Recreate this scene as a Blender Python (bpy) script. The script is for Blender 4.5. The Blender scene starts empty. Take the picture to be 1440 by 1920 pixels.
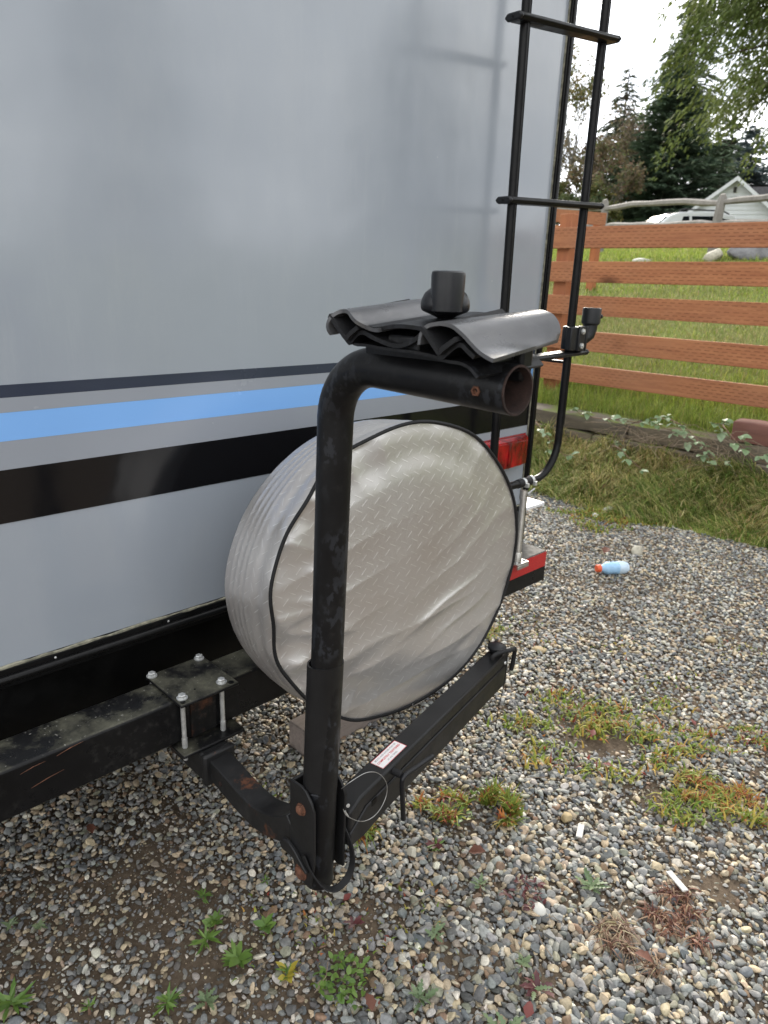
import bpy, math, random
import numpy as np
from mathutils import Vector, Matrix, Quaternion

rad = math.radians
H = 1.45                      # eye height above the gravel; heights below are written relative to it
SC = bpy.context.scene
COL = SC.collection

# ------------------------------------------------------------------ camera
cam_d = bpy.data.cameras.new('camera')
cam = bpy.data.objects.new('camera', cam_d)
COL.objects.link(cam)
CR = ((0.71509525, -0.19190409, 0.67216933),
      (-0.69813283, -0.24468587, 0.6728591),
      (0.03534593, -0.95042182, -0.30894825))      # columns: right, down, forward
M = Matrix(((CR[0][0], -CR[0][1], -CR[0][2], 0.0),
            (CR[1][0], -CR[1][1], -CR[1][2], 0.0),
            (CR[2][0], -CR[2][1], -CR[2][2], H),
            (0, 0, 0, 1)))
cam.matrix_world = M
cam_d.sensor_fit = 'VERTICAL'
cam_d.sensor_height = 9.895
cam_d.sensor_width = 9.895 * .75
cam_d.lens = 6.86
cam_d.clip_start = .02
cam_d.clip_end = 600
cam_d.dof.use_dof = True
cam_d.dof.focus_distance = 1.25
cam_d.dof.aperture_fstop = 2.3
SC.camera = cam

# ------------------------------------------------------------------ world, sun, exposure
SUN_AZ = rad(38)      # from +X towards +Y
SUN_EL = rad(24)
sd = Vector((math.cos(SUN_AZ) * math.cos(SUN_EL), math.sin(SUN_AZ) * math.cos(SUN_EL), math.sin(SUN_EL)))
world = bpy.data.worlds.new('World')
SC.world = world
world.use_nodes = True
nt = world.node_tree
for n in list(nt.nodes): nt.nodes.remove(n)
def wn(t, **k):
    n = nt.nodes.new(t)
    for a, b in k.items(): setattr(n, a, b)
    return n
wo = wn('ShaderNodeOutputWorld'); bg = wn('ShaderNodeBackground')
sky = wn('ShaderNodeTexSky', sky_type='NISHITA', sun_disc=False)
sky.sun_elevation = SUN_EL
sky.sun_rotation = rad(90) - SUN_AZ
tc = wn('ShaderNodeTexCoord')
mp = wn('ShaderNodeMapping'); mp.inputs['Scale'].default_value = (1, 1, 2.6)
nz = wn('ShaderNodeTexNoise'); nz.inputs['Scale'].default_value = 2.4; nz.inputs['Detail'].default_value = 8; nz.inputs['Roughness'].default_value = .58; nz.inputs['Distortion'].default_value = .5
rp = wn('ShaderNodeValToRGB')
rp.color_ramp.elements[0].position = .40; rp.color_ramp.elements[0].color = (3.6, 3.8, 4.15, 1)
rp.color_ramp.elements[1].position = .62; rp.color_ramp.elements[1].color = (9.8, 9.8, 9.7, 1)
nz2 = wn('ShaderNodeTexNoise'); nz2.inputs['Scale'].default_value = 2.7; nz2.inputs['Detail'].default_value = 4
cv = wn('ShaderNodeMapRange'); cv.inputs[1].default_value = .62; cv.inputs[2].default_value = .72; cv.inputs[3].default_value = 1.0; cv.inputs[4].default_value = .45
dt = wn('ShaderNodeVectorMath', operation='DOT_PRODUCT'); dt.inputs[1].default_value = sd
gl = wn('ShaderNodeMapRange'); gl.inputs[1].default_value = .72; gl.inputs[2].default_value = 1.0; gl.inputs[3].default_value = 1.0; gl.inputs[4].default_value = 1.9
ml = wn('ShaderNodeVectorMath', operation='SCALE')
mx = wn('ShaderNodeMix', data_type='RGBA')
L = nt.links.new
L(tc.outputs['Generated'], mp.inputs['Vector']); L(mp.outputs[0], nz.inputs['Vector']); L(nz.outputs['Fac'], rp.inputs[0])
L(mp.outputs[0], nz2.inputs['Vector']); L(nz2.outputs['Fac'], cv.inputs[0])
L(tc.outputs['Generated'], dt.inputs[0]); L(dt.outputs['Value'], gl.inputs[0])
L(rp.outputs[0], ml.inputs[0]); L(gl.outputs[0], ml.inputs['Scale'])
L(cv.outputs[0], mx.inputs[0]); L(sky.outputs[0], mx.inputs[6]); L(ml.outputs[0], mx.inputs[7])
L(mx.outputs[2], bg.inputs[0]); bg.inputs[1].default_value = .12
L(bg.outputs[0], wo.inputs[0])

sl = bpy.data.lights.new('sun', 'SUN'); sl.energy = 2.7; sl.angle = rad(14); sl.color = (1, .92, .80)
so = bpy.data.objects.new('sun', sl); COL.objects.link(so)
so.rotation_euler = sd.to_track_quat('Z', 'Y').to_euler()

SC.view_settings.view_transform = 'Standard'; SC.view_settings.look = 'None'
SC.view_settings.exposure = 1.28; SC.view_settings.gamma = 1; SC.view_settings.use_curve_mapping = False
SC.render.engine = 'CYCLES'
SC.cycles.max_bounces = 8; SC.cycles.transparent_max_bounces = 8

# ------------------------------------------------------------------ materials
def newmat(name):
    m = bpy.data.materials.new(name); m.use_nodes = True
    t = m.node_tree; b = t.nodes['Principled BSDF']
    return m, t, b
def nd(t, typ, **k):
    n = t.nodes.new(typ)
    for a, b in k.items():
        if isinstance(a, str) and a.startswith('i_'): n.inputs[a[2:].replace('_', ' ')].default_value = b
        else: setattr(n, a, b)
    return n
def noise(t, scale, detail=4, rough=.55, vec=None, stretch=None):
    n = nd(t, 'ShaderNodeTexNoise'); n.inputs['Scale'].default_value = scale; n.inputs['Detail'].default_value = detail; n.inputs['Roughness'].default_value = rough
    c = nd(t, 'ShaderNodeTexCoord')
    v = vec or c.outputs['Object']
    if stretch:
        mm = nd(t, 'ShaderNodeMapping'); mm.inputs['Scale'].default_value = stretch; t.links.new(v, mm.inputs[0]); v = mm.outputs[0]
    t.links.new(v, n.inputs['Vector'])
    return n.outputs['Fac']
def ramp(t, f, a, b):
    r = nd(t, 'ShaderNodeMapRange'); r.inputs[1].default_value = a; r.inputs[2].default_value = b; t.links.new(f, r.inputs[0]); return r.outputs[0]
def mixc(t, f, a, b):
    m = nd(t, 'ShaderNodeMix', data_type='RGBA')
    if hasattr(f, 'links'): t.links.new(f, m.inputs[0])
    else: m.inputs[0].default_value = f
    for i, v in ((6, a), (7, b)):
        if hasattr(v, 'links'): t.links.new(v, m.inputs[i])
        else: m.inputs[i].default_value = (*v, 1)
    return m.outputs[2]
def math_(t, op, a, b=None):
    m = nd(t, 'ShaderNodeMath', operation=op)
    for i, v in enumerate((a, b)):
        if v is None: continue
        if hasattr(v, 'links'): t.links.new(v, m.inputs[i])
        else: m.inputs[i].default_value = v
    return m.outputs[0]
def bump(t, b, f, strength=.3, dist=.001):
    n = nd(t, 'ShaderNodeBump'); n.inputs['Strength'].default_value = strength; n.inputs['Distance'].default_value = dist
    t.links.new(f, n.inputs['Height']); t.links.new(n.outputs[0], b.inputs['Normal']); return n
def simple(name, c, rough=.5, metal=0, var=.25, scale=30, bstr=.15, bdist=.001, spec=.5):
    m, t, b = newmat(name)
    f = noise(t, scale)
    c2 = tuple(x * (1 - var) for x in c)
    t.links.new(mixc(t, ramp(t, f, .35, .65), c, c2), b.inputs['Base Color'])
    rr = nd(t, 'ShaderNodeMapRange'); rr.inputs[3].default_value = rough * .85; rr.inputs[4].default_value = min(1, rough * 1.2); t.links.new(f, rr.inputs[0]); t.links.new(rr.outputs[0], b.inputs['Roughness'])
    b.inputs['Metallic'].default_value = metal
    b.inputs['Specular IOR Level'].default_value = spec
    bump(t, b, noise(t, scale * 8, 2), bstr, bdist)
    return m
def black_paint(name, c=(.012, .012, .0125), rough=.42, dust=.0, rust=0., scuff=.0, top_dirt=False, spec=.32):
    c = tuple(x * .42 for x in c); dust *= .6; spec *= .62; rough *= .9
    m, t, b = newmat(name)
    f = noise(t, 14, 6, .6)
    col = mixc(t, ramp(t, f, .3, .7), c, tuple(x * 1.7 for x in c))
    if dust:
        g = noise(t, 55, 8, .7); g = ramp(t, g, .52, .74)
        g2 = ramp(t, noise(t, 5, 3), .42, .62); g = math_(t, 'MULTIPLY', g, g2); g = math_(t, 'MULTIPLY', g, dust)
        col = mixc(t, g, col, (.13, .125, .115))
    if top_dirt:
        geo = nd(t, 'ShaderNodeNewGeometry'); sx = nd(t, 'ShaderNodeSeparateXYZ'); t.links.new(geo.outputs['Normal'], sx.inputs[0])
        up = ramp(t, sx.outputs[2], .6, .9)
        a = ramp(t, noise(t, 9, 8, .68), .42, .72); a = math_(t, 'MULTIPLY', a, up)
        col = mixc(t, math_(t, 'MULTIPLY', a, .8), col, (.17, .165, .12))
        a2 = ramp(t, noise(t, 150, 3, .5), .66, .72); a2 = math_(t, 'MULTIPLY', a2, up); col = mixc(t, math_(t, 'MULTIPLY', a2, .6), col, (.3, .29, .26))
    if scuff:
        s = noise(t, 62, 4, .6, stretch=(1, 1, .6)); s = ramp(t, s, .53, .57); s2 = ramp(t, noise(t, 6.5, 2), .47, .58); s = math_(t, 'MULTIPLY', s, s2); s = math_(t, 'MULTIPLY', s, scuff)
        col = mixc(t, s, col, (.038, .041, .048))
    if rust:
        r = ramp(t, noise(t, 11, 8, .72), .62 - rust * .2, .66); col = mixc(t, r, col, mixc(t, noise(t, 90), (.06, .022, .012), (.13, .055, .03)))
    t.links.new(col, b.inputs['Base Color'])
    rr = nd(t, 'ShaderNodeMapRange'); rr.inputs[1].default_value = .3; rr.inputs[2].default_value = .7; rr.inputs[3].default_value = rough * .8; rr.inputs[4].default_value = rough * 1.35
    t.links.new(noise(t, 22, 6, .65), rr.inputs[0]); t.links.new(rr.outputs[0], b.inputs['Roughness'])
    b.inputs['Specular IOR Level'].default_value = spec
    bump(t, b, noise(t, 260, 3), .25, .0004)
    return m

MT = {}
MT['rack'] = black_paint('rack_black_paint', c=(.014, .014, .015), rough=.40, dust=.25, scuff=.5, spec=.38)
MT['rack_arm'] = black_paint('arm_black_powder_coat', c=(.022, .022, .023), rough=.42, dust=.05, spec=.42)
MT['rack_rust'] = black_paint('rusted_black_paint', rough=.5, dust=.4, rust=.75)
MT['hitch'] = black_paint('hitch_black_paint', c=(.026, .026, .027), rough=.45, dust=.3, rust=.12, spec=.45)
MT['bumper'] = black_paint('bumper_black_paint', c=(.012, .012, .013), rough=.33, dust=.35, top_dirt=True)
MT['plate'] = black_paint('plate_black_paint', c=(.013, .013, .014), rough=.45, dust=.5, top_dirt=True)
MT['ladder'] = black_paint('ladder_black_powder_coat', c=(.010, .010, .0105), rough=.38, dust=.15)
MT['trim'] = black_paint('trim_black_plastic', c=(.010, .010, .0105), rough=.33, dust=.12)
MT['skirt'] = black_paint('skirt_black', c=(.003, .003, .0032), rough=.45, dust=.10, spec=.3)
MT['rubber'] = simple('black_rubber', (.011, .011, .012), .6, bstr=.3, spec=.3)
MT['pad'] = black_paint('cradle_worn_black', c=(.115, .115, .12), rough=.32, dust=1.2, spec=.85)
MT['knob'] = simple('knob_black_plastic', (.011, .0115, .0135), .36, var=.3, spec=.35)
MT['rust'] = simple('rusty_steel', (.16, .065, .035), .85, var=.6, scale=90, bstr=.6)
MT['rust_dark'] = simple('dark_rusty_steel', (.030, .013, .009), .8, var=.6, scale=60, bstr=.5)
MT['zinc'] = simple('zinc_plated_steel', (.68, .69, .68), .34, .6, .3, 70, bstr=.2)
MT['alu'] = simple('dull_aluminium', (.52, .50, .46), .42, .9, .2, 40)
MT['wire'] = simple('steel_wire', (.45, .45, .44), .4, .8)
MT['clampplastic'] = simple('black_moulded_plastic', (.010, .011, .013), .42, spec=.35)
MT['dirt'] = None

# camper shell: glossy gel coat with broad waves and dust specks
def shell(name, c, rough=.16, specks=True, coat=.0):
    m, t, b = newmat(name)
    f = noise(t, 2.2, 3)
    col = mixc(t, ramp(t, f, .3, .7), c, tuple(x * 1.05 for x in c))
    if specks:
        v = nd(t, 'ShaderNodeTexVoronoi'); v.inputs['Scale'].default_value = 24
        cc = nd(t, 'ShaderNodeTexCoord'); t.links.new(cc.outputs['Object'], v.inputs['Vector'])
        s = math_(t, 'LESS_THAN', v.outputs['Distance'], .022)
        k = math_(t, 'GREATER_THAN', noise(t, 6, 2), .60); s = math_(t, 'MULTIPLY', s, k)
        col = mixc(t, s, col, (.75, .75, .73))
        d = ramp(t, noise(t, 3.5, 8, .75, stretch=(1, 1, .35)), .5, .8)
        col = mixc(t, math_(t, 'MULTIPLY', d, .22), col, (.44, .45, .45))  # pale oxidation haze, also painting sky reflection into the wall colour
        d2 = ramp(t, noise(t, 16, 8, .8, stretch=(1, 1, .12)), .52, .78); d2 = math_(t, 'MULTIPLY', d2, ramp(t, noise(t, 1.6, 3), .48, .66)); col = mixc(t, math_(t, 'MULTIPLY', d2, .20), col, (.52, .53, .54))  # finer streaks of the same oxidation and painted-in reflection
    t.links.new(col, b.inputs['Base Color'])
    rr = nd(t, 'ShaderNodeMapRange'); rr.inputs[1].default_value = .35; rr.inputs[2].default_value = .65; rr.inputs[3].default_value = rough * .8; rr.inputs[4].default_value = rough * 1.4
    t.links.new(noise(t, 7, 6, .7), rr.inputs[0]); t.links.new(rr.outputs[0], b.inputs['Roughness'])
    b.inputs['Specular IOR Level'].default_value = .5; b.inputs['Coat Weight'].default_value = coat; b.inputs['Coat Roughness'].default_value = .10
    w1 = noise(t, 5.5, 2, stretch=(1, 1, .8)); w2 = noise(t, 170, 3)
    s = math_(t, 'ADD', w1, math_(t, 'ADD', math_(t, 'MULTIPLY', w2, .010), math_(t, 'MULTIPLY', noise(t, 28, 3), .035)))
    bump(t, b, s, .35, .006)
    return m
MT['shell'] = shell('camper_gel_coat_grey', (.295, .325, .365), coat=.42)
MT['shell_low'] = MT['shell']
MT['navy'] = shell('vinyl_navy', (.030, .038, .062), .2, False)
MT['blue'] = shell('vinyl_sky_blue', (.20, .41, .78), .2, False)
MT['blackv'] = shell('vinyl_black', (.006, .006, .007), .12, False)
MT['silverv'] = shell('vinyl_silver', (.27, .29, .325), .2, False)
MT['caulk'] = simple('dirty_caulk', (.30, .29, .22), .8, var=.6, scale=60, bstr=.5)
MT['white'] = simple('white_plastic', (.75, .76, .78), .4, var=.08)
MT['roof'] = simple('camper_roof_membrane', (.6, .6, .58), .8)
MT['underbody'] = simple('underbody_black', (.01, .01, .01), .8)
MT['tape_red'] = simple('reflective_tape_red', (.48, .022, .022), .35, var=.3, scale=200)
MT['capgrey'] = simple('bumper_cap_grey', (.07, .068, .064), .75, var=.4, scale=60)

m, t, b = newmat('tail_light_red'); b.inputs['Base Color'].default_value = (.42, .008, .012, 1); b.inputs['Roughness'].default_value = .12; b.inputs['Coat Weight'].default_value = .5
w = nd(t, 'ShaderNodeTexWave'); w.inputs['Scale'].default_value = 55; cc = nd(t, 'ShaderNodeTexCoord'); t.links.new(cc.outputs['Object'], w.inputs['Vector']); bump(t, b, w.outputs['Fac'], .5, .001)
t.links.new(mixc(t, ramp(t, noise(t, 15, 3, stretch=(1.7, 1, .6)), .40, .62), (.48, .010, .014), (.11, .002, .004)), b.inputs['Base Color'])
MT['lens'] = m
m, t, b = newmat('tail_light_inner'); b.inputs['Base Color'].default_value = (.2, .003, .005, 1); b.inputs['Roughness'].default_value = .2; MT['lens_dark'] = m

# silver vinyl with embossed diamond plate
def diamond(name, base, dirty):
    m, t, b = newmat(name)
    uv = nd(t, 'ShaderNodeUVMap'); uv.uv_map = 'UVMap'
    sx = nd(t, 'ShaderNodeSeparateXYZ'); t.links.new(uv.outputs[0], sx.inputs[0])
    P = .030
    def lattice(ox, oy, ang):
        x = math_(t, 'ADD', math_(t, 'DIVIDE', sx.outputs[0], P), ox); y = math_(t, 'ADD', math_(t, 'DIVIDE', sx.outputs[1], P), oy)
        x = math_(t, 'SUBTRACT', math_(t, 'FRACT', x), .5); y = math_(t, 'SUBTRACT', math_(t, 'FRACT', y), .5)
        c_, s_ = math.cos(ang), math.sin(ang)
        a = math_(t, 'ADD', math_(t, 'MULTIPLY', x, c_), math_(t, 'MULTIPLY', y, s_))
        bb = math_(t, 'SUBTRACT', math_(t, 'MULTIPLY', y, c_), math_(t, 'MULTIPLY', x, s_))
        la = math_(t, 'LESS_THAN', math_(t, 'ABSOLUTE', a), .30)
        lb = nd(t, 'ShaderNodeMapRange'); lb.inputs[1].default_value = .035; lb.inputs[2].default_value = .012; t.links.new(math_(t, 'ABSOLUTE', bb), lb.inputs[0])
        return math_(t, 'MULTIPLY', la, lb.outputs[0])
    A = lattice(0, 0, rad(48)); B = lattice(.5, .5, rad(-28))
    pat = math_(t, 'MAXIMUM', A, math_(t, 'MULTIPLY', B, .6))
    n1 = ramp(t, noise(t, 3.2, 4, .5), .35, .68)
    col = mixc(t, n1, base, dirty)
    brk = ramp(t, noise(t, 45, 3), .35, .55)
    pat2 = math_(t, 'MULTIPLY', pat, brk)
    col = mixc(t, math_(t, 'MULTIPLY', pat2, .65), col, (.88, .87, .85))
    t.links.new(col, b.inputs['Base Color'])
    b.inputs['Metallic'].default_value = .62
    rr = nd(t, 'ShaderNodeMapRange'); rr.inputs[3].default_value = .25; rr.inputs[4].default_value = .40; t.links.new(noise(t, 20, 5), rr.inputs[0]); t.links.new(rr.outputs[0], b.inputs['Roughness'])
    hh = math_(t, 'ADD', pat, math_(t, 'MULTIPLY', noise(t, 60, 4), .5))
    bump(t, b, hh, .35, .0009)
    return m
MT['cover'] = diamond('silver_diamond_vinyl', (.58, .565, .55), (.51, .475, .44))
MT['band'] = diamond('silver_diamond_vinyl_band', (.56, .54, .52), (.52, .475, .45))

def wood(name, c1, c2, axis=(1, 1, 1), knots=True, incise=False, rough=.8, moss=False):
    m, t, b = newmat(name)
    g = noise(t, 9, 6, .6, stretch=axis)
    g2 = noise(t, 45, 4, .6, stretch=axis)
    oi = nd(t, 'ShaderNodeObjectInfo')
    col = mixc(t, ramp(t, g, .3, .7), c1, c2)
    col = mixc(t, math_(t, 'MULTIPLY', ramp(t, g2, .5, .75), .6), col, tuple(x * .55 for x in c2))
    col = mixc(t, math_(t, 'MULTIPLY', oi.outputs['Random'], .45), col, tuple(.55 * x + .035 for x in c2))
    col = mixc(t, math_(t, 'MULTIPLY', ramp(t, noise(t, 1.3, 5, .6), .45, .7), .35), col, tuple(.5 * x + .05 for x in c1))
    h = g2
    if knots:
        v = nd(t, 'ShaderNodeTexVoronoi'); v.inputs['Scale'].default_value = 2.6; v.inputs['Randomness'].default_value = 1
        cc = nd(t, 'ShaderNodeTexCoord'); mm = nd(t, 'ShaderNodeMapping'); mm.inputs['Scale'].default_value = (1, .55, 1); t.links.new(cc.outputs['Object'], mm.inputs[0]); t.links.new(mm.outputs[0], v.inputs['Vector'])
        k = nd(t, 'ShaderNodeMapRange'); k.inputs[1].default_value = .19; k.inputs[2].default_value = .06; t.links.new(v.outputs['Distance'], k.inputs[0])
        col = mixc(t, math_(t, 'MULTIPLY', k.outputs[0], .8), col, tuple(x * .22 for x in c2))
    if incise:
        cc = nd(t, 'ShaderNodeTexCoord'); sx = nd(t, 'ShaderNodeSeparateXYZ'); t.links.new(cc.outputs['Object'], sx.inputs[0])
        zz = math_(t, 'MULTIPLY', sx.outputs[2], 42.0); row = math_(t, 'FLOOR', zz)
        yy = math_(t, 'ADD', math_(t, 'MULTIPLY', sx.outputs[1], 15.0), math_(t, 'MULTIPLY', row, .37))
        a = math_(t, 'LESS_THAN', math_(t, 'ABSOLUTE', math_(t, 'SUBTRACT', math_(t, 'FRACT', zz), .5)), .12)
        c_ = math_(t, 'LESS_THAN', math_(t, 'FRACT', yy), .62)
        s = math_(t, 'MULTIPLY', a, c_)
        # machine incising covers the lower two thirds of each face in uneven runs
        s = math_(t, 'MULTIPLY', s, ramp(t, noise(t, 3, 2, stretch=(1, .4, 3)), .36, .5))
        col = mixc(t, math_(t, 'MULTIPLY', s, .6), col, tuple(x * .25 for x in c2))
        h = math_(t, 'SUBTRACT', g2, s)
    if moss:
        geo = nd(t, 'ShaderNodeNewGeometry'); sx = nd(t, 'ShaderNodeSeparateXYZ'); t.links.new(geo.outputs['Normal'], sx.inputs[0])
        f = math_(t, 'MULTIPLY', ramp(t, noise(t, 4, 5, .6), .45, .6), ramp(t, sx.outputs[2], .1, .8))
        col = mixc(t, f, col, (.11, .15, .02))
    t.links.new(col, b.inputs['Base Color']); b.inputs['Roughness'].default_value = rough; b.inputs['Specular IOR Level'].default_value = .25
    bump(t, b, h, .5, .003)
    return m
MT['cedar'] = wood('stained_fence_wood', (.52, .225, .10), (.34, .125, .055), (3, .18, 3), incise=True)
MT['cedar_end'] = wood('stained_fence_post_wood', (.46, .18, .075), (.33, .115, .05), (2, 2, .25), knots=False)
MT['redwood'] = wood('red_brown_wood', (.22, .085, .055), (.14, .05, .035), (2, .3, 2))
MT['sleeper'] = wood('weathered_sleeper_wood', (.20, .165, .12), (.10, .082, .062), (2, .3, 2), moss=True)
MT['greywood'] = wood('grey_split_wood', (.34, .32, .29), (.20, .185, .165), (1, 1, 1), knots=False)
MT['beam'] = wood('grey_treated_beam', (.30, .25, .22), (.20, .165, .145), (.25, 3, 3), knots=False)

def attr_mat(name, rough=.7, spec=.4, mottle=None, transl=0., bstr=0., bscale=200, bdist=.002, moss=0):
    m, t, b = newmat(name)
    a = nd(t, 'ShaderNodeAttribute'); a.attribute_name = 'Col'; a.attribute_type = 'INSTANCER' if name == 'gravel_stone' else 'GEOMETRY'
    c = a.outputs['Color']
    if mottle:
        f = noise(t, mottle, 4, .65)
        mm = nd(t, 'ShaderNodeMix', data_type='RGBA', blend_type='MULTIPLY'); mm.inputs[0].default_value = 1
        t.links.new(c, mm.inputs[6]); r = nd(t, 'ShaderNodeMapRange'); r.inputs[1].default_value = .3; r.inputs[2].default_value = .7; r.inputs[3].default_value = .62; r.inputs[4].default_value = 1.25; t.links.new(f, r.inputs[0]); t.links.new(r.outputs[0], mm.inputs[7]); c = mm.outputs[2]
    t.links.new(c, b.inputs['Base Color']); b.inputs['Roughness'].default_value = rough; b.inputs['Specular IOR Level'].default_value = spec
    if bstr: bump(t, b, noise(t, bscale, 4, .6), bstr, bdist)
    if transl:
        o = t.nodes['Material Output']; tr = nd(t, 'ShaderNodeBsdfTranslucent'); t.links.new(c, tr.inputs[0]); ms = nd(t, 'ShaderNodeMixShader'); ms.inputs[0].default_value = transl
        t.links.new(b.outputs[0], ms.inputs[1]); t.links.new(tr.outputs[0], ms.inputs[2]); t.links.new(ms.outputs[0], o.inputs[0])
    return m
MT['stone'] = attr_mat('gravel_stone', .62, .4, 1.6, bstr=.3, bscale=5, bdist=.0012)
MT['leafattr'] = attr_mat('plant_leaf', .55, .35, 60, transl=.3)
MT['grassattr'] = attr_mat('grass_blade', .6, .3, None, transl=.35)
MT['needle'] = attr_mat('needle_foliage', .75, .15, None, transl=.2)
MT['bark'] = simple('tree_bark', (.085, .065, .05), .95, var=.5, scale=6)
MT['bark_grey'] = simple('pale_tree_bark', (.16, .14, .115), .95, var=.4, scale=6)

m, t, b = newmat('ground_dirt_and_gravel')
n1 = noise(t, 3, 6, .6); n2 = noise(t, 70, 6, .7)
dirtc = mixc(t, ramp(t, n2, .3, .7), (.062, .045, .031), (.14, .108, .077))
v = nd(t, 'ShaderNodeTexVoronoi'); v.inputs['Scale'].default_value = 48; cc = nd(t, 'ShaderNodeTexCoord'); t.links.new(cc.outputs['Object'], v.inputs['Vector'])
bw = nd(t, 'ShaderNodeRGBToBW'); t.links.new(v.outputs['Color'], bw.inputs[0])
grav = mixc(t, bw.outputs[0], (.10, .105, .11), (.38, .36, .31))
grav = mixc(t, ramp(t, v.outputs['Distance'], .35, .75), grav, (.02, .018, .015))
sx = nd(t, 'ShaderNodeSeparateXYZ'); t.links.new(cc.outputs['Object'], sx.inputs[0])
ln = nd(t, 'ShaderNodeVectorMath', operation='LENGTH'); t.links.new(cc.outputs['Object'], ln.inputs[0])
far = ramp(t, ln.outputs['Value'], 4.6, 5.4)
t.links.new(mixc(t, far, dirtc, grav), b.inputs['Base Color']); b.inputs['Roughness'].default_value = .95; b.inputs['Specular IOR Level'].default_value = .15
bump(t, b, n2, .8, .004)
MT['dirt'] = m
m, t, b = newmat('meadow_soil_grass')
t.links.new(mixc(t, ramp(t, noise(t, 1.7, 6, .65), .35, .65), mixc(t, noise(t, 40, 4), (.11, .15, .03), (.20, .23, .06)), mixc(t, noise(t, 60, 4), (.17, .16, .06), (.10, .12, .04))), b.inputs['Base Color'])
b.inputs['Roughness'].default_value = .95; b.inputs['Specular IOR Level'].default_value = .1; bump(t, b, noise(t, 60, 5), .7, .02)
MT['meadow'] = m
MT['rock'] = simple('grey_boulder', (.22, .22, .225), .9, var=.45, scale=6, bstr=.6, bdist=.02)
MT['rock_pale'] = simple('pale_stone', (.50, .47, .38), .8, var=.3, scale=30, bstr=.3)
MT['rock_tan'] = simple('tan_stone', (.40, .31, .17), .75, var=.3, scale=40, bstr=.3)
MT['rock_white'] = simple('white_stone', (.62, .61, .56), .75, var=.2, scale=40, bstr=.3)
MT['shingle'] = simple('dark_roof_shingle', (.055, .052, .055), .9, var=.4, scale=9, bstr=.4, bdist=.02)
MT['siding'] = simple('white_siding', (.74, .76, .80), .6, var=.06, scale=3)
MT['carpaint'] = simple('white_car_paint', (.72, .74, .76), .2, var=.04, scale=3)
MT['glass_dark'] = simple('dark_car_glass', (.012, .015, .018), .08, var=.2)
MT['tyre'] = simple('tyre_rubber', (.02, .02, .02), .8)
MT['bottle_blue'] = simple('pale_blue_plastic', (.33, .55, .78), .3, var=.15, scale=40)
MT['bottle_pale'] = simple('clear_pale_plastic', (.55, .68, .80), .25, var=.15, scale=40)
MT['cap_orange'] = simple('orange_plastic', (.75, .11, .03), .45, var=.15)
MT['paper'] = simple('white_sticker', (.78, .76, .75), .5, var=.05)
MT['ink_red'] = simple('red_print', (.62, .03, .04), .5, var=.05)
MT['ink_grey'] = simple('grey_print', (.22, .2, .22), .5, var=.05)
MT['stick_pale'] = simple('bleached_wood_chip', (.55, .54, .52), .7, var=.25, scale=120)
MT['leaf_brown'] = simple('dead_leaf', (.16, .06, .035), .7, var=.5, scale=60)
MT['leaf_red'] = simple('red_leaf', (.17, .035, .028), .6, var=.4, scale=60)
MT['vine'] = simple('vine_stem', (.20, .12, .08), .8)
MT['twig'] = simple('dry_twig', (.25, .19, .13), .85, var=.4, scale=60)

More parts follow.
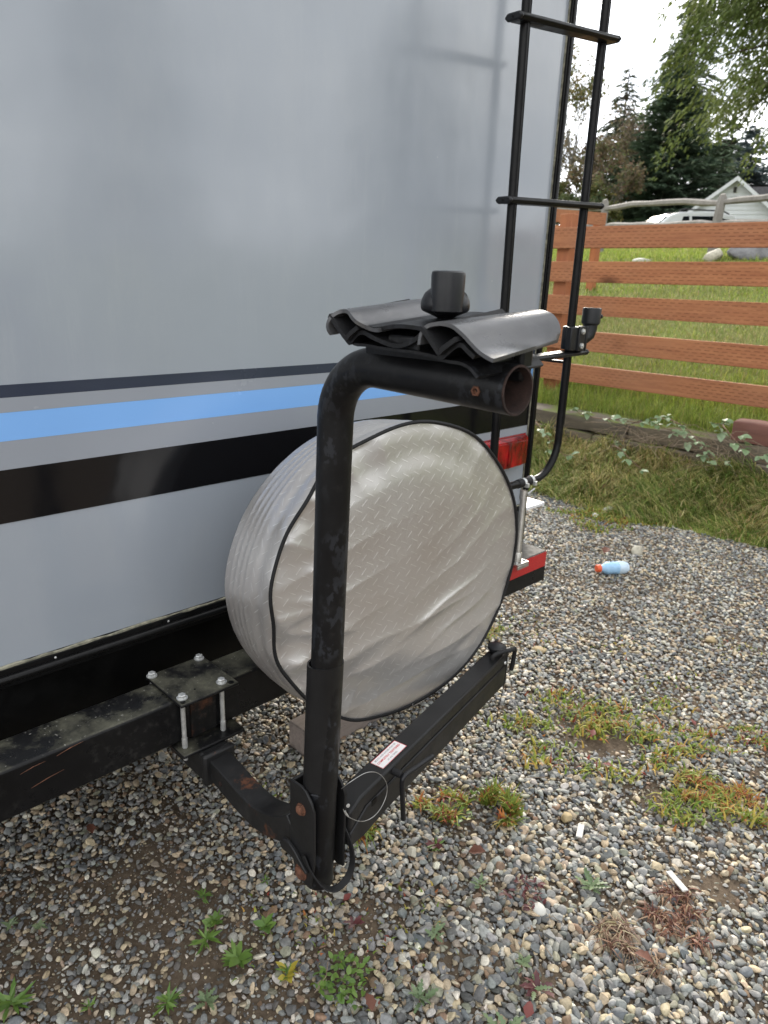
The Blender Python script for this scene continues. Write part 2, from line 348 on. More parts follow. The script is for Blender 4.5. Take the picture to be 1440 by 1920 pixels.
# ------------------------------------------------------------------ mesh helpers
ORG = {}
def org_of(p): return ORG.get(p.name, Vector((0, 0, 0))) if p else Vector((0, 0, 0))
def tag(o, label=None, cat=None, group=None, kind=None):
    if label: o['label'] = label
    if cat: o['category'] = cat
    if group: o['group'] = group
    if kind: o['kind'] = kind
    return o
def empty(name, loc, rz=0, parent=None):
    """loc is eye-relative"""
    o = bpy.data.objects.new(name, None); COL.objects.link(o)
    o.empty_display_size = .1
    L_ = Vector(loc); ORG[o.name] = L_
    o.location = (L_.x, L_.y, L_.z + H); o.rotation_euler = (0, 0, rz)
    return o
class MB:
    def __init__(s): s.v = []; s.f = []; s.uv = None
    def add(s, vs, fs):
        k = len(s.v); s.v += [tuple(p) for p in vs]; s.f += [tuple(i + k for i in f) for f in fs]; return s
    def box(s, c, d, rot=None):
        hx, hy, hz = d[0] / 2, d[1] / 2, d[2] / 2
        P = [Vector((x, y, z)) for x in (-hx, hx) for y in (-hy, hy) for z in (-hz, hz)]
        if rot is not None: P = [rot @ p for p in P]
        P = [p + Vector(c) for p in P]
        return s.add(P, [(0, 1, 3, 2), (4, 6, 7, 5), (0, 4, 5, 1), (2, 3, 7, 6), (0, 2, 6, 4), (1, 5, 7, 3)])
    def bx(s, x0, x1, y0, y1, z0, z1): return s.box(((x0 + x1) / 2, (y0 + y1) / 2, (z0 + z1) / 2), (x1 - x0, y1 - y0, z1 - z0))
    def tube(s, pts, r, n=16, caps=True, closed=False, sq=None, up=None):
        """sweep a circle (or a rectangle sq=(w,h)) along pts; r may be a list"""
        P = [Vector(p) for p in pts]; N = len(P)
        rs = r if isinstance(r, (list, tuple)) else [r] * N
        T = []
        for i in range(N):
            a = P[(i - 1) % N] if (closed or i > 0) else P[i]; b_ = P[(i + 1) % N] if (closed or i < N - 1) else P[i]
            T.append((b_ - a).normalized())
        u = Vector(up) if up else (Vector((0, 0, 1)) if abs(T[0].z) < .9 else Vector((1, 0, 0)))
        u = (u - T[0] * u.dot(T[0])).normalized()
        rings = []
        for i in range(N):
            if i > 0:
                q = T[i - 1].rotation_difference(T[i]); u = q @ u
                if up:
                    u = Vector(up); 
                u = (u - T[i] * u.dot(T[i])).normalized()
            w_ = T[i].cross(u)
            if sq: ring = [P[i] + w_ * (a * sq[0] / 2) + u * (b2 * sq[1] / 2) for a, b2 in ((-1, -1), (1, -1), (1, 1), (-1, 1))]
            else: ring = [P[i] + (u * math.cos(2 * math.pi * k / n) + w_ * math.sin(2 * math.pi * k / n)) * rs[i] for k in range(n)]
            rings.append(ring)
        m_ = len(rings[0]); vs = [p for rg in rings for p in rg]; fs = []
        for i in range(N - (0 if closed else 1)):
            for k in range(m_):
                a = i * m_ + k; b2 = i * m_ + (k + 1) % m_; c = ((i + 1) % N) * m_ + (k + 1) % m_; d = ((i + 1) % N) * m_ + k
                fs.append((a, d, c, b2) if True else (a, b2, c, d))
        if caps and not closed:
            fs.append(tuple(range(m_))); fs.append(tuple((N - 1) * m_ + k for k in reversed(range(m_))))
        return s.add(vs, fs)
    def lathe(s, prof, base, axis=(0, 0, 1), n=24):
        """prof: [(r, h)...] along axis from base"""
        ax = Vector(axis).normalized(); u = Vector((1, 0, 0)) if abs(ax.x) < .9 else Vector((0, 1, 0)); u = (u - ax * u.dot(ax)).normalized(); w_ = ax.cross(u)
        vs = []; fs = []
        for r, h in prof:
            for k in range(n):
                a = 2 * math.pi * k / n; vs.append(Vector(base) + ax * h + (u * math.cos(a) + w_ * math.sin(a)) * max(r, 1e-5))
        for i in range(len(prof) - 1):
            for k in range(n): fs.append((i * n + k, i * n + (k + 1) % n, (i + 1) * n + (k + 1) % n, (i + 1) * n + k))
        fs.append(tuple(reversed(range(n)))); fs.append(tuple((len(prof) - 1) * n + k for k in range(n)))
        return s.add(vs, fs)
    def sheet(s, prof, x0, x1, th, tilt=0., xr=.67, nx=6, trim=None, prof2=None):
        """profile (y,z) extruded along x with thickness th below; z rises by tilt*(x-xr)"""
        n = len(prof); vs = []; fs = []
        nr = []
        for i in range(n):
            a = Vector(prof[max(0, i - 1)]); b_ = Vector(prof[min(n - 1, i + 1)]); d = (b_ - a).normalized(); nr.append(Vector((d.y, -d.x)))
        for j in range(nx + 1):
            f = j / nx; x = x0 + (x1 - x0) * f; pj = prof if prof2 is None else [(a[0] * (1 - f) + b_[0] * f, a[1] * (1 - f) + b_[1] * f) for a, b_ in zip(prof, prof2)]
            for side in (0, 1):
                for i in range(n):
                    q = Vector(pj[i]) + nr[i] * (th * side); xx = x
                    if trim: xx = x + trim(i / (n - 1), f)
                    vs.append((xx, q.x, q.y + tilt * (xx - xr)))
        K = 2 * n
        for j in range(nx):
            for i in range(n - 1):
                a = j * K + i; fs.append((a, a + 1, a + K + 1, a + K)); a += n; fs.append((a, a + K, a + K + 1, a + 1))
            for i in (0, n - 1):
                a = j * K + i; fs.append((a, a + K, a + K + n, a + n) if i == 0 else (a, a + n, a + K + n, a + K))
        for i in range(n - 1):
            fs.append((i, i + n, i + n + 1, i + 1)); a = nx * K + i; fs.append((a, a + 1, a + n + 1, a + n))
        return s.add(vs, fs)
    def build(s, name, mat, parent=None, smooth=True, bevel=0, ang=38, local=False):
        me = bpy.data.meshes.new(name)
        o0 = org_of(parent)
        if local: vs = s.v
        elif parent is None: vs = [(x, y, z + H) for x, y, z in s.v]
        else: vs = [(x - o0.x, y - o0.y, z - o0.z) for x, y, z in s.v]
        me.from_pydata(vs, [], s.f); me.update()
        me.materials.append(MT[mat] if isinstance(mat, str) else mat)
        if smooth:
            me.polygons.foreach_set('use_smooth', [True] * len(me.polygons)); me.set_sharp_from_angle(angle=rad(ang))
        o = bpy.data.objects.new(name, me); COL.objects.link(o)
        if parent is not None: o.parent = parent; ORG[o.name] = o0
        if bevel:
            bm = o.modifiers.new('bevel', 'BEVEL'); bm.width = bevel; bm.segments = 2; bm.limit_method = 'ANGLE'; bm.angle_limit = rad(35)
            bm.harden_normals = False
        return o
def arc(c, a, b, r, a0, a1, n=10):
    """arc points round c in plane a,b"""
    c = Vector(c); a = Vector(a); b = Vector(b)
    return [c + (a * math.cos(a0 + (a1 - a0) * i / n) + b * math.sin(a0 + (a1 - a0) * i / n)) * r for i in range(n + 1)]
def spline(pts, n=8):
    P = [Vector(p) for p in pts]; out = []
    for i in range(len(P) - 1):
        p0 = P[max(0, i - 1)]; p1 = P[i]; p2 = P[i + 1]; p3 = P[min(len(P) - 1, i + 2)]
        for k in range(n):
            u = k / n
            out.append(.5 * ((2 * p1) + (p2 - p0) * u + (2 * p0 - 5 * p1 + 4 * p2 - p3) * u * u + (3 * p1 - p0 - 3 * p2 + p3) * u ** 3))
    out.append(P[-1]); return out
def np_mesh(name, V, F, mat, col=None, parent=None, smooth=False, size=None):
    """V (n,3) world or local numpy, F (m,k) int; col per-vertex (n,3)"""
    me = bpy.data.meshes.new(name); k = F.shape[1]
    me.vertices.add(len(V)); me.vertices.foreach_set('co', np.ascontiguousarray(V, np.float32).ravel())
    me.loops.add(F.size); me.loops.foreach_set('vertex_index', np.ascontiguousarray(F, np.int32).ravel())
    me.polygons.add(len(F)); me.polygons.foreach_set('loop_start', np.arange(0, F.size, k, dtype=np.int32)); me.polygons.foreach_set('loop_total', np.full(len(F), k, np.int32))
    if smooth: me.polygons.foreach_set('use_smooth', np.ones(len(F), bool))
    if col is not None:
        a = me.color_attributes.new('Col', 'FLOAT_COLOR', 'POINT'); c4 = np.ones((len(V), 4), np.float32); c4[:, :3] = col; a.data.foreach_set('color', c4.ravel())
    me.update(calc_edges=True); me.materials.append(MT[mat] if isinstance(mat, str) else mat)
    o = bpy.data.objects.new(name, me); COL.objects.link(o)
    if parent is not None: o.parent = parent; ORG[o.name] = org_of(parent)
    return o
def vnoise(x, y, seed=0):
    r = np.random.RandomState(seed).rand(256, 256)
    xi = np.floor(x).astype(int); yi = np.floor(y).astype(int); fx = x - xi; fy = y - yi
    fx = fx * fx * (3 - 2 * fx); fy = fy * fy * (3 - 2 * fy)
    g = lambda a, b: r[a % 256, b % 256]
    return (g(xi, yi) * (1 - fx) + g(xi + 1, yi) * fx) * (1 - fy) + (g(xi, yi + 1) * (1 - fx) + g(xi + 1, yi + 1) * fx) * fy
def fbm(x, y, seed=0, o=4):
    s = 0; a = .5; t_ = 0
    for i in range(o): s = s + a * vnoise(x * 2 ** i, y * 2 ** i, seed + i); t_ += a; a *= .5
    return s / t_

# ------------------------------------------------------------------ terrain
GZ = -1.45
g = MB(); g.add([(-60, -60, GZ), (5.6, -60, GZ), (5.6, 60, GZ), (-60, 60, GZ)], [(0, 1, 2, 3)])
tag(g.build('ground', 'dirt', smooth=False), 'brown dirt and gravel ground', kind='structure')

def edge_x(y): return 4.30 + .14 * np.clip((2.3 - y) / 1.1, 0, 2.5) + .05 * np.sin(y * 5.3) + .03 * np.sin(y * 11.7)
WALLX = 5.10
def berm_h(x, y):
    e = edge_x(y); f = np.clip((x - e) / (WALLX - e), 0, 1)
    return GZ + .012 + .27 * f ** 1.25 + .03 * (fbm(x * 4, y * 4, 3) - .5) * np.clip(f * 4, 0, 1)
def meadow_h(x, y):
    d = x - 5.37
    up = -.97 + .292 * np.clip(d, 0, 4.8) + .10 * np.clip(d - 4.8, 0, 3) + .015 * np.clip(d - 7.8, 0, 14) + 2.5 * np.clip(d, -1, 0)
    fall = np.clip(x - 22, 0, 200) * .004
    return up + .05 * (fbm(x * .8, y * .8, 11) - .5) * np.clip(d * 2, 0, 1) + fall
def grid(name, xs, ys, hf, mat, label):
    X, Y = np.meshgrid(xs, ys, indexing='ij'); Z = hf(X, Y) + H
    V = np.stack([X, Y, Z], -1).reshape(-1, 3); nx, ny = len(xs), len(ys)
    i = np.arange(nx - 1)[:, None] * ny + np.arange(ny - 1)[None]
    F = np.stack([i, i + ny, i + ny + 1, i + 1], -1).reshape(-1, 4)
    return tag(np_mesh(name, V, F, mat, smooth=True), label, kind='structure')
ys_b = np.linspace(-8, 14, 180); us = np.linspace(-.06, 1, 16)
Y, U = np.meshgrid(ys_b, us, indexing='ij'); E_ = edge_x(Y); X = E_ + (WALLX + .1 - E_) * U; Z = np.where(U < 0, GZ - .02, berm_h(X, Y)) + H
V = np.stack([X, Y, Z], -1).reshape(-1, 3); i = np.arange(len(ys_b) - 1)[:, None] * len(us) + np.arange(len(us) - 1)[None]
F = np.stack([i, i + 1, i + len(us) + 1, i + len(us)], -1).reshape(-1, 4)
tag(np_mesh('grass_bank', V, F, 'meadow', smooth=True), 'sloping grass bank below the timber retaining wall', kind='structure')
xs = np.concatenate([np.concatenate([[5.22], np.linspace(5.37, 14, 70)]), np.geomspace(14.3, 400, 30)]); ysm = np.concatenate([-np.geomspace(300, 8, 20), np.linspace(-7, 16, 110), np.geomspace(17, 300, 20)])
grid('meadow', xs, ysm, meadow_h, 'meadow', 'rising green meadow beyond the fence')

# ------------------------------------------------------------------ gravel
RS = np.random.RandomState(7)
def ico(sub):
    import bmesh
    bm = bmesh.new(); bmesh.ops.create_icosphere(bm, subdivisions=sub, radius=1)
    v = np.array([x.co[:] for x in bm.verts]); f = np.array([[y.index for y in x.verts] for x in bm.faces]); bm.free(); return v, f
PAL = np.array([(.17, .18, .185), (.25, .26, .26), (.36, .36, .34), (.30, .25, .18), (.42, .36, .26), (.085, .088, .09), (.13, .136, .14), (.54, .52, .46), (.18, .12, .08), (.20, .205, .16), (.13, .145, .16), (.46, .38, .27), (.24, .21, .175)])
PW = np.array([.14, .13, .12, .08, .08, .09, .10, .07, .035, .05, .07, .04, .035]); PW /= PW.sum()
DIRT = [(2.02, .95, .22), (1.92, .62, .16), (1.38, .99, .12), (.60, 1.32, .28), (.50, 1.12, .22), (.42, 1.30, .15), (.95, .98, .16), (1.22, .80, .13), (.72, 1.50, .2), (1.30, .66, .1), (.80, .88, .10), (1.62, .42, .14), (1.40, .50, .12), (1.0, .68, .09), (1.02, 1.35, .12), (.35, 1.5, .14), (3.6, 2.0, .25), (3.1, 1.4, .12), (1.1, .55, .12)]
def dirtness(x, y):
    d = np.zeros_like(x)
    for cx, cy, r in DIRT: d = np.maximum(d, np.clip(1.25 - np.hypot(x - cx, y - cy) / r, 0, 1))
    n = fbm(x * 4.5, y * 4.5, 21, 4)
    return np.clip(d * .64 * (.35 + 1.3 * vnoise(x * 11, y * 11, 77)) + (n - .58) * 1.5, 0, 1)
STONES = []
for k in range(12):
    r2 = np.random.RandomState(100 + k); v, f = ico(2)
    for q in range(9):
        d = r2.randn(3); d /= np.linalg.norm(d); h = r2.uniform(.42, .85); pr = v @ d; v = v - np.outer(np.clip(pr - h, 0, None) * .97, d)
    v = v * (1 + .04 * r2.randn(len(v), 1)); me = bpy.data.meshes.new('stone_shape'); me.from_pydata(v.tolist(), [], f.tolist()); me.polygons.foreach_set('use_smooth', [True] * len(f)); me.set_sharp_from_angle(angle=rad((180, 34, 48)[k % 3])); me.materials.append(MT['stone'])
    STONES.append(bpy.data.objects.new('stone_shape', me))           # only a source for the gravel's nodes: never linked to the scene
def stones(name, pts, smin, smax, seed, label, zoff=0., pw=1.9):
    rs = np.random.RandomState(seed); n = len(pts); x, y = pts[:, 0], pts[:, 1]; dd = dirtness(x, y); az = np.degrees(np.arctan2(y, x))
    u = rs.rand(n); s_ = (smin + (smax - smin) * u ** pw) * (1 - .30 * dd)
    s_ *= 1 + .34 * np.clip((1.25 - y) / .6, 0, 1) * np.clip((1.9 - x) / .6, 0, 1) + .25 * (fbm(x * 2.2, y * 2.2, 91) - .5)
    sc = np.stack([s_ * rs.uniform(.95, 1.4, n), s_ * rs.uniform(.72, 1.05, n), s_ * rs.uniform(.45, .78, n)], -1)
    rot = np.stack([rs.randn(n) * .3, rs.randn(n) * .3, rs.rand(n) * 6.283], -1)
    zc = rs.uniform(.1, .8, n) * sc[:, 2] + rs.rand(n) * .006 + zoff - dd * .005 + .012 * (fbm(x * 3, y * 3, 5) - .5)
    col = PAL[rs.choice(len(PAL), n, p=PW)] * np.array([1.09, 1.06, 1.0]) * rs.uniform(.76, 1.30, (n, 1)) * (1 + .018 * rs.randn(n, 3))
    br = np.array([.13, .095, .07]); w_ = (dd * rs.rand(n) * .7)[:, None]; col = np.clip(col * (1 - w_) + br * w_, .02, .85)
    me = bpy.data.meshes.new(name); me.vertices.add(n); me.vertices.foreach_set('co', np.stack([x, y, zc], -1).astype(np.float32).ravel())
    for an_, ty, dat in (('scl', 'FLOAT_VECTOR', sc), ('rot', 'FLOAT_VECTOR', rot), ('Col', 'FLOAT_VECTOR', col)):
        a = me.attributes.new(an_, ty, 'POINT'); a.data.foreach_set('vector', dat.astype(np.float32).ravel())
    a = me.attributes.new('pick', 'INT', 'POINT'); a.data.foreach_set('value', rs.randint(0, 12, n).astype(np.int32))
    me.update(); me.materials.append(MT['stone']); o = bpy.data.objects.new(name, me); COL.objects.link(o)
    ng = bpy.data.node_groups.new(name + '_nodes', 'GeometryNodeTree')
    ng.interface.new_socket('Geometry', in_out='INPUT', socket_type='NodeSocketGeometry'); ng.interface.new_socket('Geometry', in_out='OUTPUT', socket_type='NodeSocketGeometry')
    gi = ng.nodes.new('NodeGroupInput'); go = ng.nodes.new('NodeGroupOutput'); ip = ng.nodes.new('GeometryNodeInstanceOnPoints'); ip.inputs['Pick Instance'].default_value = True
    gt = ng.nodes.new('GeometryNodeGeometryToInstance'); ng.links.new(gi.outputs[0], ip.inputs['Points']); ng.links.new(gt.outputs[0], ip.inputs['Instance'])
    for so_ in STONES:
        oi_ = ng.nodes.new('GeometryNodeObjectInfo'); oi_.inputs['Object'].default_value = so_; ng.links.new(oi_.outputs['Geometry'], gt.inputs[0])
    def na(nm, ty):
        q = ng.nodes.new('GeometryNodeInputNamedAttribute'); q.data_type = ty; q.inputs['Name'].default_value = nm; return q.outputs['Attribute']
    ng.links.new(na('scl', 'FLOAT_VECTOR'), ip.inputs['Scale']); ng.links.new(na('pick', 'INT'), ip.inputs['Instance Index'])
    er = ng.nodes.new('FunctionNodeEulerToRotation'); ng.links.new(na('rot', 'FLOAT_VECTOR'), er.inputs[0]); ng.links.new(er.outputs[0], ip.inputs['Rotation'])
    ng.links.new(ip.outputs[0], go.inputs[0])
    md = o.modifiers.new('stones', 'NODES'); md.node_group = ng
    return tag(o, label, 'gravel', kind='stuff')
def scatter(sp, jit, x0, x1, y0, y1, keep, seed):
    rs = np.random.RandomState(seed)
    xs = np.arange(x0, x1, sp); ys = np.arange(y0, y1, sp * .87); X, Y = np.meshgrid(xs, ys); X = X + (np.arange(len(ys)) % 2)[:, None] * sp / 2
    P = np.stack([X.ravel(), Y.ravel()], -1) + rs.randn(X.size, 2) * sp * jit
    return P[keep(P[:, 0], P[:, 1], rs)]
def wedge(x, y, m_=0.):
    az = np.degrees(np.arctan2(y, x)); return (az > 44 - 42 - m_) & (az < 44 + 36 + m_)
def keep_near(x, y, rs):
    d = np.hypot(x, y); return (d > .82) & (d < 2.35) & wedge(x, y, 8 / np.maximum(d, .5)) & (rs.rand(len(x)) > dirtness(x, y) * .86)
def keep_far(x, y, rs):
    d = np.hypot(x, y); return (d >= 2.3) & (y < 3.6) & wedge(x, y, 3) & (x < edge_x(y) + .05) & (rs.rand(len(x)) > dirtness(x, y) * .8)
pn = scatter(.0122, .34, -.3, 2.6, -.3, 2.5, keep_near, 1)
stones('gravel', pn, .0042, .0112, 2, 'grey and tan rounded gravel round the rack foot', pw=1.7)
pm_ = scatter(.045, .5, -.3, 2.6, -.3, 2.5, keep_near, 21)
stones('gravel', pm_, .0085, .0150, 22, 'scattered larger pebbles lying in the gravel', .004)
pf = scatter(.0150, .34, -.3, 4.8, -.8, 3.6, keep_far, 3)
stones('gravel', pf, .0056, .0125, 4, 'paler loose gravel farther out towards the grass bank', pw=1.5)
def keep_chip(x, y, rs):
    d = np.hypot(x, y); return (d > .82) & (d < 2.1) & wedge(x, y, 4) & (rs.rand(len(x)) < .45 + .5 * dirtness(x, y))
pc = scatter(.0095, .5, -.3, 2.3, -.3, 2.2, keep_chip, 5)
stones('grit', pc, .0012, .0036, 6, 'fine stone grit in the bare dirt between the gravel', -.001)

# ------------------------------------------------------------------ camper
WY = 1.40; WX0, WX1 = -.34, 2.098
cp = empty('camper', (.88, WY, GZ)); tag(cp, 'rear end of a grey camper trailer with blue and black stripes and a black ladder', 'camper')
w = MB(); w.bx(WX0, WX1, WY, WY + .03, -.752, 1.72)
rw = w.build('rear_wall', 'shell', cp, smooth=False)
def stripe(z0, z1, mat, nm, label):
    s = MB(); s.bx(WX0 + .001, WX1 - .001, WY - .0012, WY - .0002, z0, z1); o = s.build('stripe', mat, cp, smooth=False); o['label'] = label
stripe(-.2255, -.2025, 'navy', '', 'narrow navy stripe')
stripe(-.2525, -.2257, 'silverv', '', 'pale silver stripe between navy and blue')
stripe(-.3050, -.2527, 'blue', '', 'sky blue stripe')
stripe(-.3585, -.3052, 'silverv', '', 'grey stripe between blue and black')
stripe(-.4610, -.3587, 'blackv', '', 'wide glossy black stripe')
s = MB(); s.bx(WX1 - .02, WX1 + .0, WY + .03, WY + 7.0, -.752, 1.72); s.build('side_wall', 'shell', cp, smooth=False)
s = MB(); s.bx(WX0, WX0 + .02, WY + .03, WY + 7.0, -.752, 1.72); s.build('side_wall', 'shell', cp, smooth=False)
s = MB(); s.bx(WX0 - .02, WX1 + .02, WY - .01, WY + 7.02, 1.722, 1.78); s.build('roof', 'roof', cp, smooth=False, bevel=.01)
s = MB(); s.bx(WX0 + .05, WX1 - .05, WY + .05, WY + 6.9, -.90, -.756); s.build('underbody', 'underbody', cp, smooth=False)
s = MB()
for x in (.35, 1.25): s.bx(x, x + .06, WY + .06, WY + 6.5, -1.04, -.902)
s.build('chassis_rail', 'underbody', cp, smooth=False)
for x in (.0, 1.72):
    for y in (4.3, 5.1):
        s = MB(); s.lathe([(.1, 0), (.33, 0), (.36, .03), (.36, .18), (.33, .21), (.1, .21)], (x - .1, y, GZ + .355), (1, 0, 0), 32); s.build('wheel', 'tyre', cp)
# corner trim: L moulding with an insert ridge
s = MB(); s.bx(WX1 - .001, WX1 + .026, WY - .012, WY + .03, -.90, 1.70); s.bx(WX1 + .004, WX1 + .018, WY - .017, WY - .0121, -.90, 1.70)
s.bx(WX1 + .0005, WX1 + .008, WY + .0305, WY + .06, -.90, 1.70)
s.build('corner_trim', 'trim', cp, bevel=.003)
s = MB(); s.bx(WX1 - .005, WX1 - .0015, WY - .0045, WY - .0001, -.75, 1.70); s.build('caulk_line', 'caulk', cp, smooth=False)
# lower trim and skirt
s = MB()
rs = np.random.RandomState(4); xx = np.linspace(WX0, WX1 - .006, 90)
pts = [(x, WY - .003, -.755 + rs.randn() * .0006) for x in xx]; s.tube(pts, [max(.0018, .0034 + rs.randn() * .0009) for _ in xx], 6)
s.build('caulk_line', 'caulk', cp)
s = MB(); s.bx(WX0, WX1 - .002, WY - .006, WY + .02, -.776, -.7585)
s.tube([(WX0, WY - .009, -.779), (WX1 - .002, WY - .009, -.779)], .0085, 14)
s.bx(WX0, WX1 - .002, WY - .004, WY + .02, -.800, -.783)
s.build('bottom_trim', 'trim', cp, bevel=.001)
s = MB(); s.bx(WX0, WX1 - .002, WY + .015, WY + .03, -1.06, -.7532); s.build('skirt_panel', 'skirt', cp, smooth=False)
# tiny screws along the trim
for x in (.445, .70): 
    s = MB(); s.lathe([(.0028, 0), (.0024, .0012), (.001, .002)], (x, WY - .0062, -.7665), (0, -1, 0), 10); s.build('screw', 'zinc', cp)
# tail light
tl = MB()
prof = [(0, 0), (.004, .016), (.012, .026), (.05, .034), (.12, .037), (.19, .034), (.238, .026), (.246, .016), (.25, 0)]
X0, Z0, HT = 1.828, -.595, .104
vs = []; fs = []
for j, zz in enumerate((0, .006, HT * .5, HT - .006, HT)):
    for i, (px_, dp) in enumerate(prof):
        k = 1 if 0 < j < 4 else .55
        vs.append((X0 + px_, WY - .001 - dp * (k if dp else 1), Z0 + zz))
n_ = len(prof)
for j in range(4):
    for i in range(n_ - 1): fs.append((j * n_ + i, j * n_ + i + 1, (j + 1) * n_ + i + 1, (j + 1) * n_ + i))
fs.append(tuple(range(n_))); fs.append(tuple(4 * n_ + i for i in reversed(range(n_)))); fs.append(tuple(j * n_ for j in range(5))); 
tl.add(vs, fs); lt = tl.build('tail_light', 'lens', cp, ang=30); lt['label'] = 'rectangular red tail light'
s = MB(); s.bx(X0 + .115, X0 + .128, WY - .0405, WY - .0388, Z0 + .012, Z0 + HT - .016); s.bx(X0 + .03, X0 + .22, WY - .0404, WY - .0389, Z0 + HT - .013, Z0 + HT - .010)
s.build('lens_rib', 'lens', lt, bevel=.001)
s = MB(); s.bx(X0 - .004, X0 + .254, WY - .006, WY - .0013, Z0 - .004, Z0 + HT + .004); s.build('lamp_base', 'lens_dark', lt, bevel=.002)
# pale fin sticking out past the corner
s = MB(); s.bx(WX1 + .027, WX1 + .172, WY + .006, WY + .50, -.792, -.780); o = s.build('side_flange', 'white', cp, bevel=.002); o['label'] = 'white flange sticking out behind the corner trim'

# bumper
bp = MB(); BY0, BY1, BZ0, BZ1 = 1.203, 1.303, -.952, -.848
bp.bx(-.30, 1.62, BY0, BY1, BZ0, BZ1)
bu = bp.build('bumper', 'bumper', cp, bevel=.006)
s = MB(); s.add([(1.6205, BY0 - .002, BZ0 - .002), (1.985, BY0 - .002, BZ0 - .002), (1.985, BY1 - .02, BZ0 - .002), (1.965, BY1 + .002, BZ0 - .002), (1.6205, BY1 + .002, BZ0 - .002)] +
               [(1.6205, BY0 - .002, BZ1 + .002), (1.985, BY0 - .002, BZ1 + .002), (1.985, BY1 - .02, BZ1 + .002), (1.965, BY1 + .002, BZ1 + .002), (1.6205, BY1 + .002, BZ1 + .002)],
              [(4, 3, 2, 1, 0), (5, 6, 7, 8, 9)] + [(i, (i + 1) % 5, (i + 1) % 5 + 5, i + 5) for i in range(5)])
s.build('bumper_cap', 'capgrey', bu, bevel=.003)
s = MB(); s.bx(1.621, 1.983, BY0 - .0035, BY0 - .0022, -.901, -.849); s.build('reflective_strip', 'tape_red', bu, smooth=False)
s = MB(); s.bx(1.621, 1.983, BY0 - .0036, BY0 - .0022, BZ0, -.9012); s.build('lower_strip', 'trim', bu, smooth=False)
s = MB()
for a, b_ in (((.30, -.868), (.345, -.862)), ((.365, -.861), (.415, -.853)), ((.315, -.906), (.375, -.896))):
    s.tube([(a[0], BY0 - .0003, a[1]), ((a[0] + b_[0]) / 2, BY0 - .0003, (a[1] + b_[1]) / 2 + .0015), (b_[0], BY0 - .0003, b_[1])], [.0004, .0010, .0003], 5)
o = s.build('paint_scratch', 'rust', bu); 

# ladder
LY = 1.22
lroot = None
def railpt(side, z): 
    x = (1.652 + (.2 - z) * .020) if side == 0 else (2.006 + (.2 - z) * .006)
    return Vector((x, LY, z))
rail = MB()
zb = -.587; R_ = .085
pl = [railpt(0, z) for z in (1.60, .9, .2, -.2, zb + R_)]
xl = pl[-1].x
pl += arc((xl + R_, LY, zb + R_), (-1, 0, 0), (0, 0, -1), R_, rad(9), rad(90), 8)
pr_ = [railpt(1, z) for z in (zb + R_ + .03, -.2, .2, .9, 1.60)]
xr_ = pr_[0].x; R2 = .115
pl += arc((xr_ - R2, LY, zb + R2), (0, 0, -1), (1, 0, 0), R2, 0, rad(84), 9)
pl += pr_
rail.tube(pl, .0122, 16)
lad = rail.build('ladder', 'ladder', cp, ang=60); lad['label'] = 'black tubular ladder with flat rungs'
s = MB()
for sd_ in (0, 1):
    for k in range(2):
        q = railpt(sd_, .2)
    for dx in (-.0045, .0045):
        a = railpt(sd_, 1.6); b_ = railpt(sd_, -.42); s.tube([(a.x + dx, a.y - .0119, a.z), (b_.x + dx, b_.y - .0119, b_.z)], .0011, 5)
s.build('rail_groove_ridge', 'ladder', lad)
def rung(xa, za, xb, zb_, ya=LY, yb=LY - .014):
    A = Vector((xa, ya, za)); B = Vector((xb, yb, zb_)); d = (B - A); Ln = d.length; d.normalize()
    rot = Matrix((d, Vector((-d.y, d.x, 0)).normalized(), d.cross(Vector((-d.y, d.x, 0)).normalized()))).transposed()
    hexp = [(-.026, 0), (-.018, -.0085), (.018, -.0085), (.026, 0), (.018, .0085), (-.018, .0085)]
    def prism(x0, x1, k=1.0):
        m_ = MB(); vs = []
        for x in (x0, x1):
            for y, z in hexp: vs.append(A + rot @ Vector((x, y * k, z * k)))
        m_.add(vs, [tuple(range(5, -1, -1)), tuple(range(6, 12))] + [(i, (i + 1) % 6, (i + 1) % 6 + 6, i + 6) for i in range(6)]); return m_
    r_ = prism(.012, Ln - .012).build('rung', 'ladder', lad, bevel=.0022)
    for q, (x0, x1) in enumerate(((0, .0118), (Ln - .0118, Ln))):
        e = prism(x0, x1, 1.07).build('rung_end_cap', 'clampplastic', lad, bevel=.004)
    sc = MB(); sc.lathe([(.004, 0), (.0035, .0012), (.0012, .0016)], A + rot @ Vector((-.0002, 0, 0)), -(rot @ Vector((1, 0, 0))), 10); sc.build('screw', 'trim', lad)
    return r_, A, rot
rung(1.600, 1.005, 2.045, 1.05)
r1, A1, rt1 = rung(1.593, .615, 2.040, .660)
rung(1.611, .211, 2.058, .235)
rung(1.625, -.208, 2.073, -.190)
s = MB(); s.box(A1 + rt1 @ Vector((.085, -.004, -.0092)), (.05, .016, .0008), rt1); o = s.build('maker_sticker', 'capgrey', lad, smooth=False)
# wall stand-offs
for sd_ in (0, 1):
    for z in (-.213, .87):
        p = railpt(sd_, z); s = MB(); s.bx(p.x - .011, p.x + .011, LY + .004, WY - .001, z - .014, z - .006); s.bx(p.x - .017, p.x + .017, WY - .006, WY - .0016, z - .035, z + .02)
        s.build('standoff_bracket', 'ladder', lad, bevel=.002)
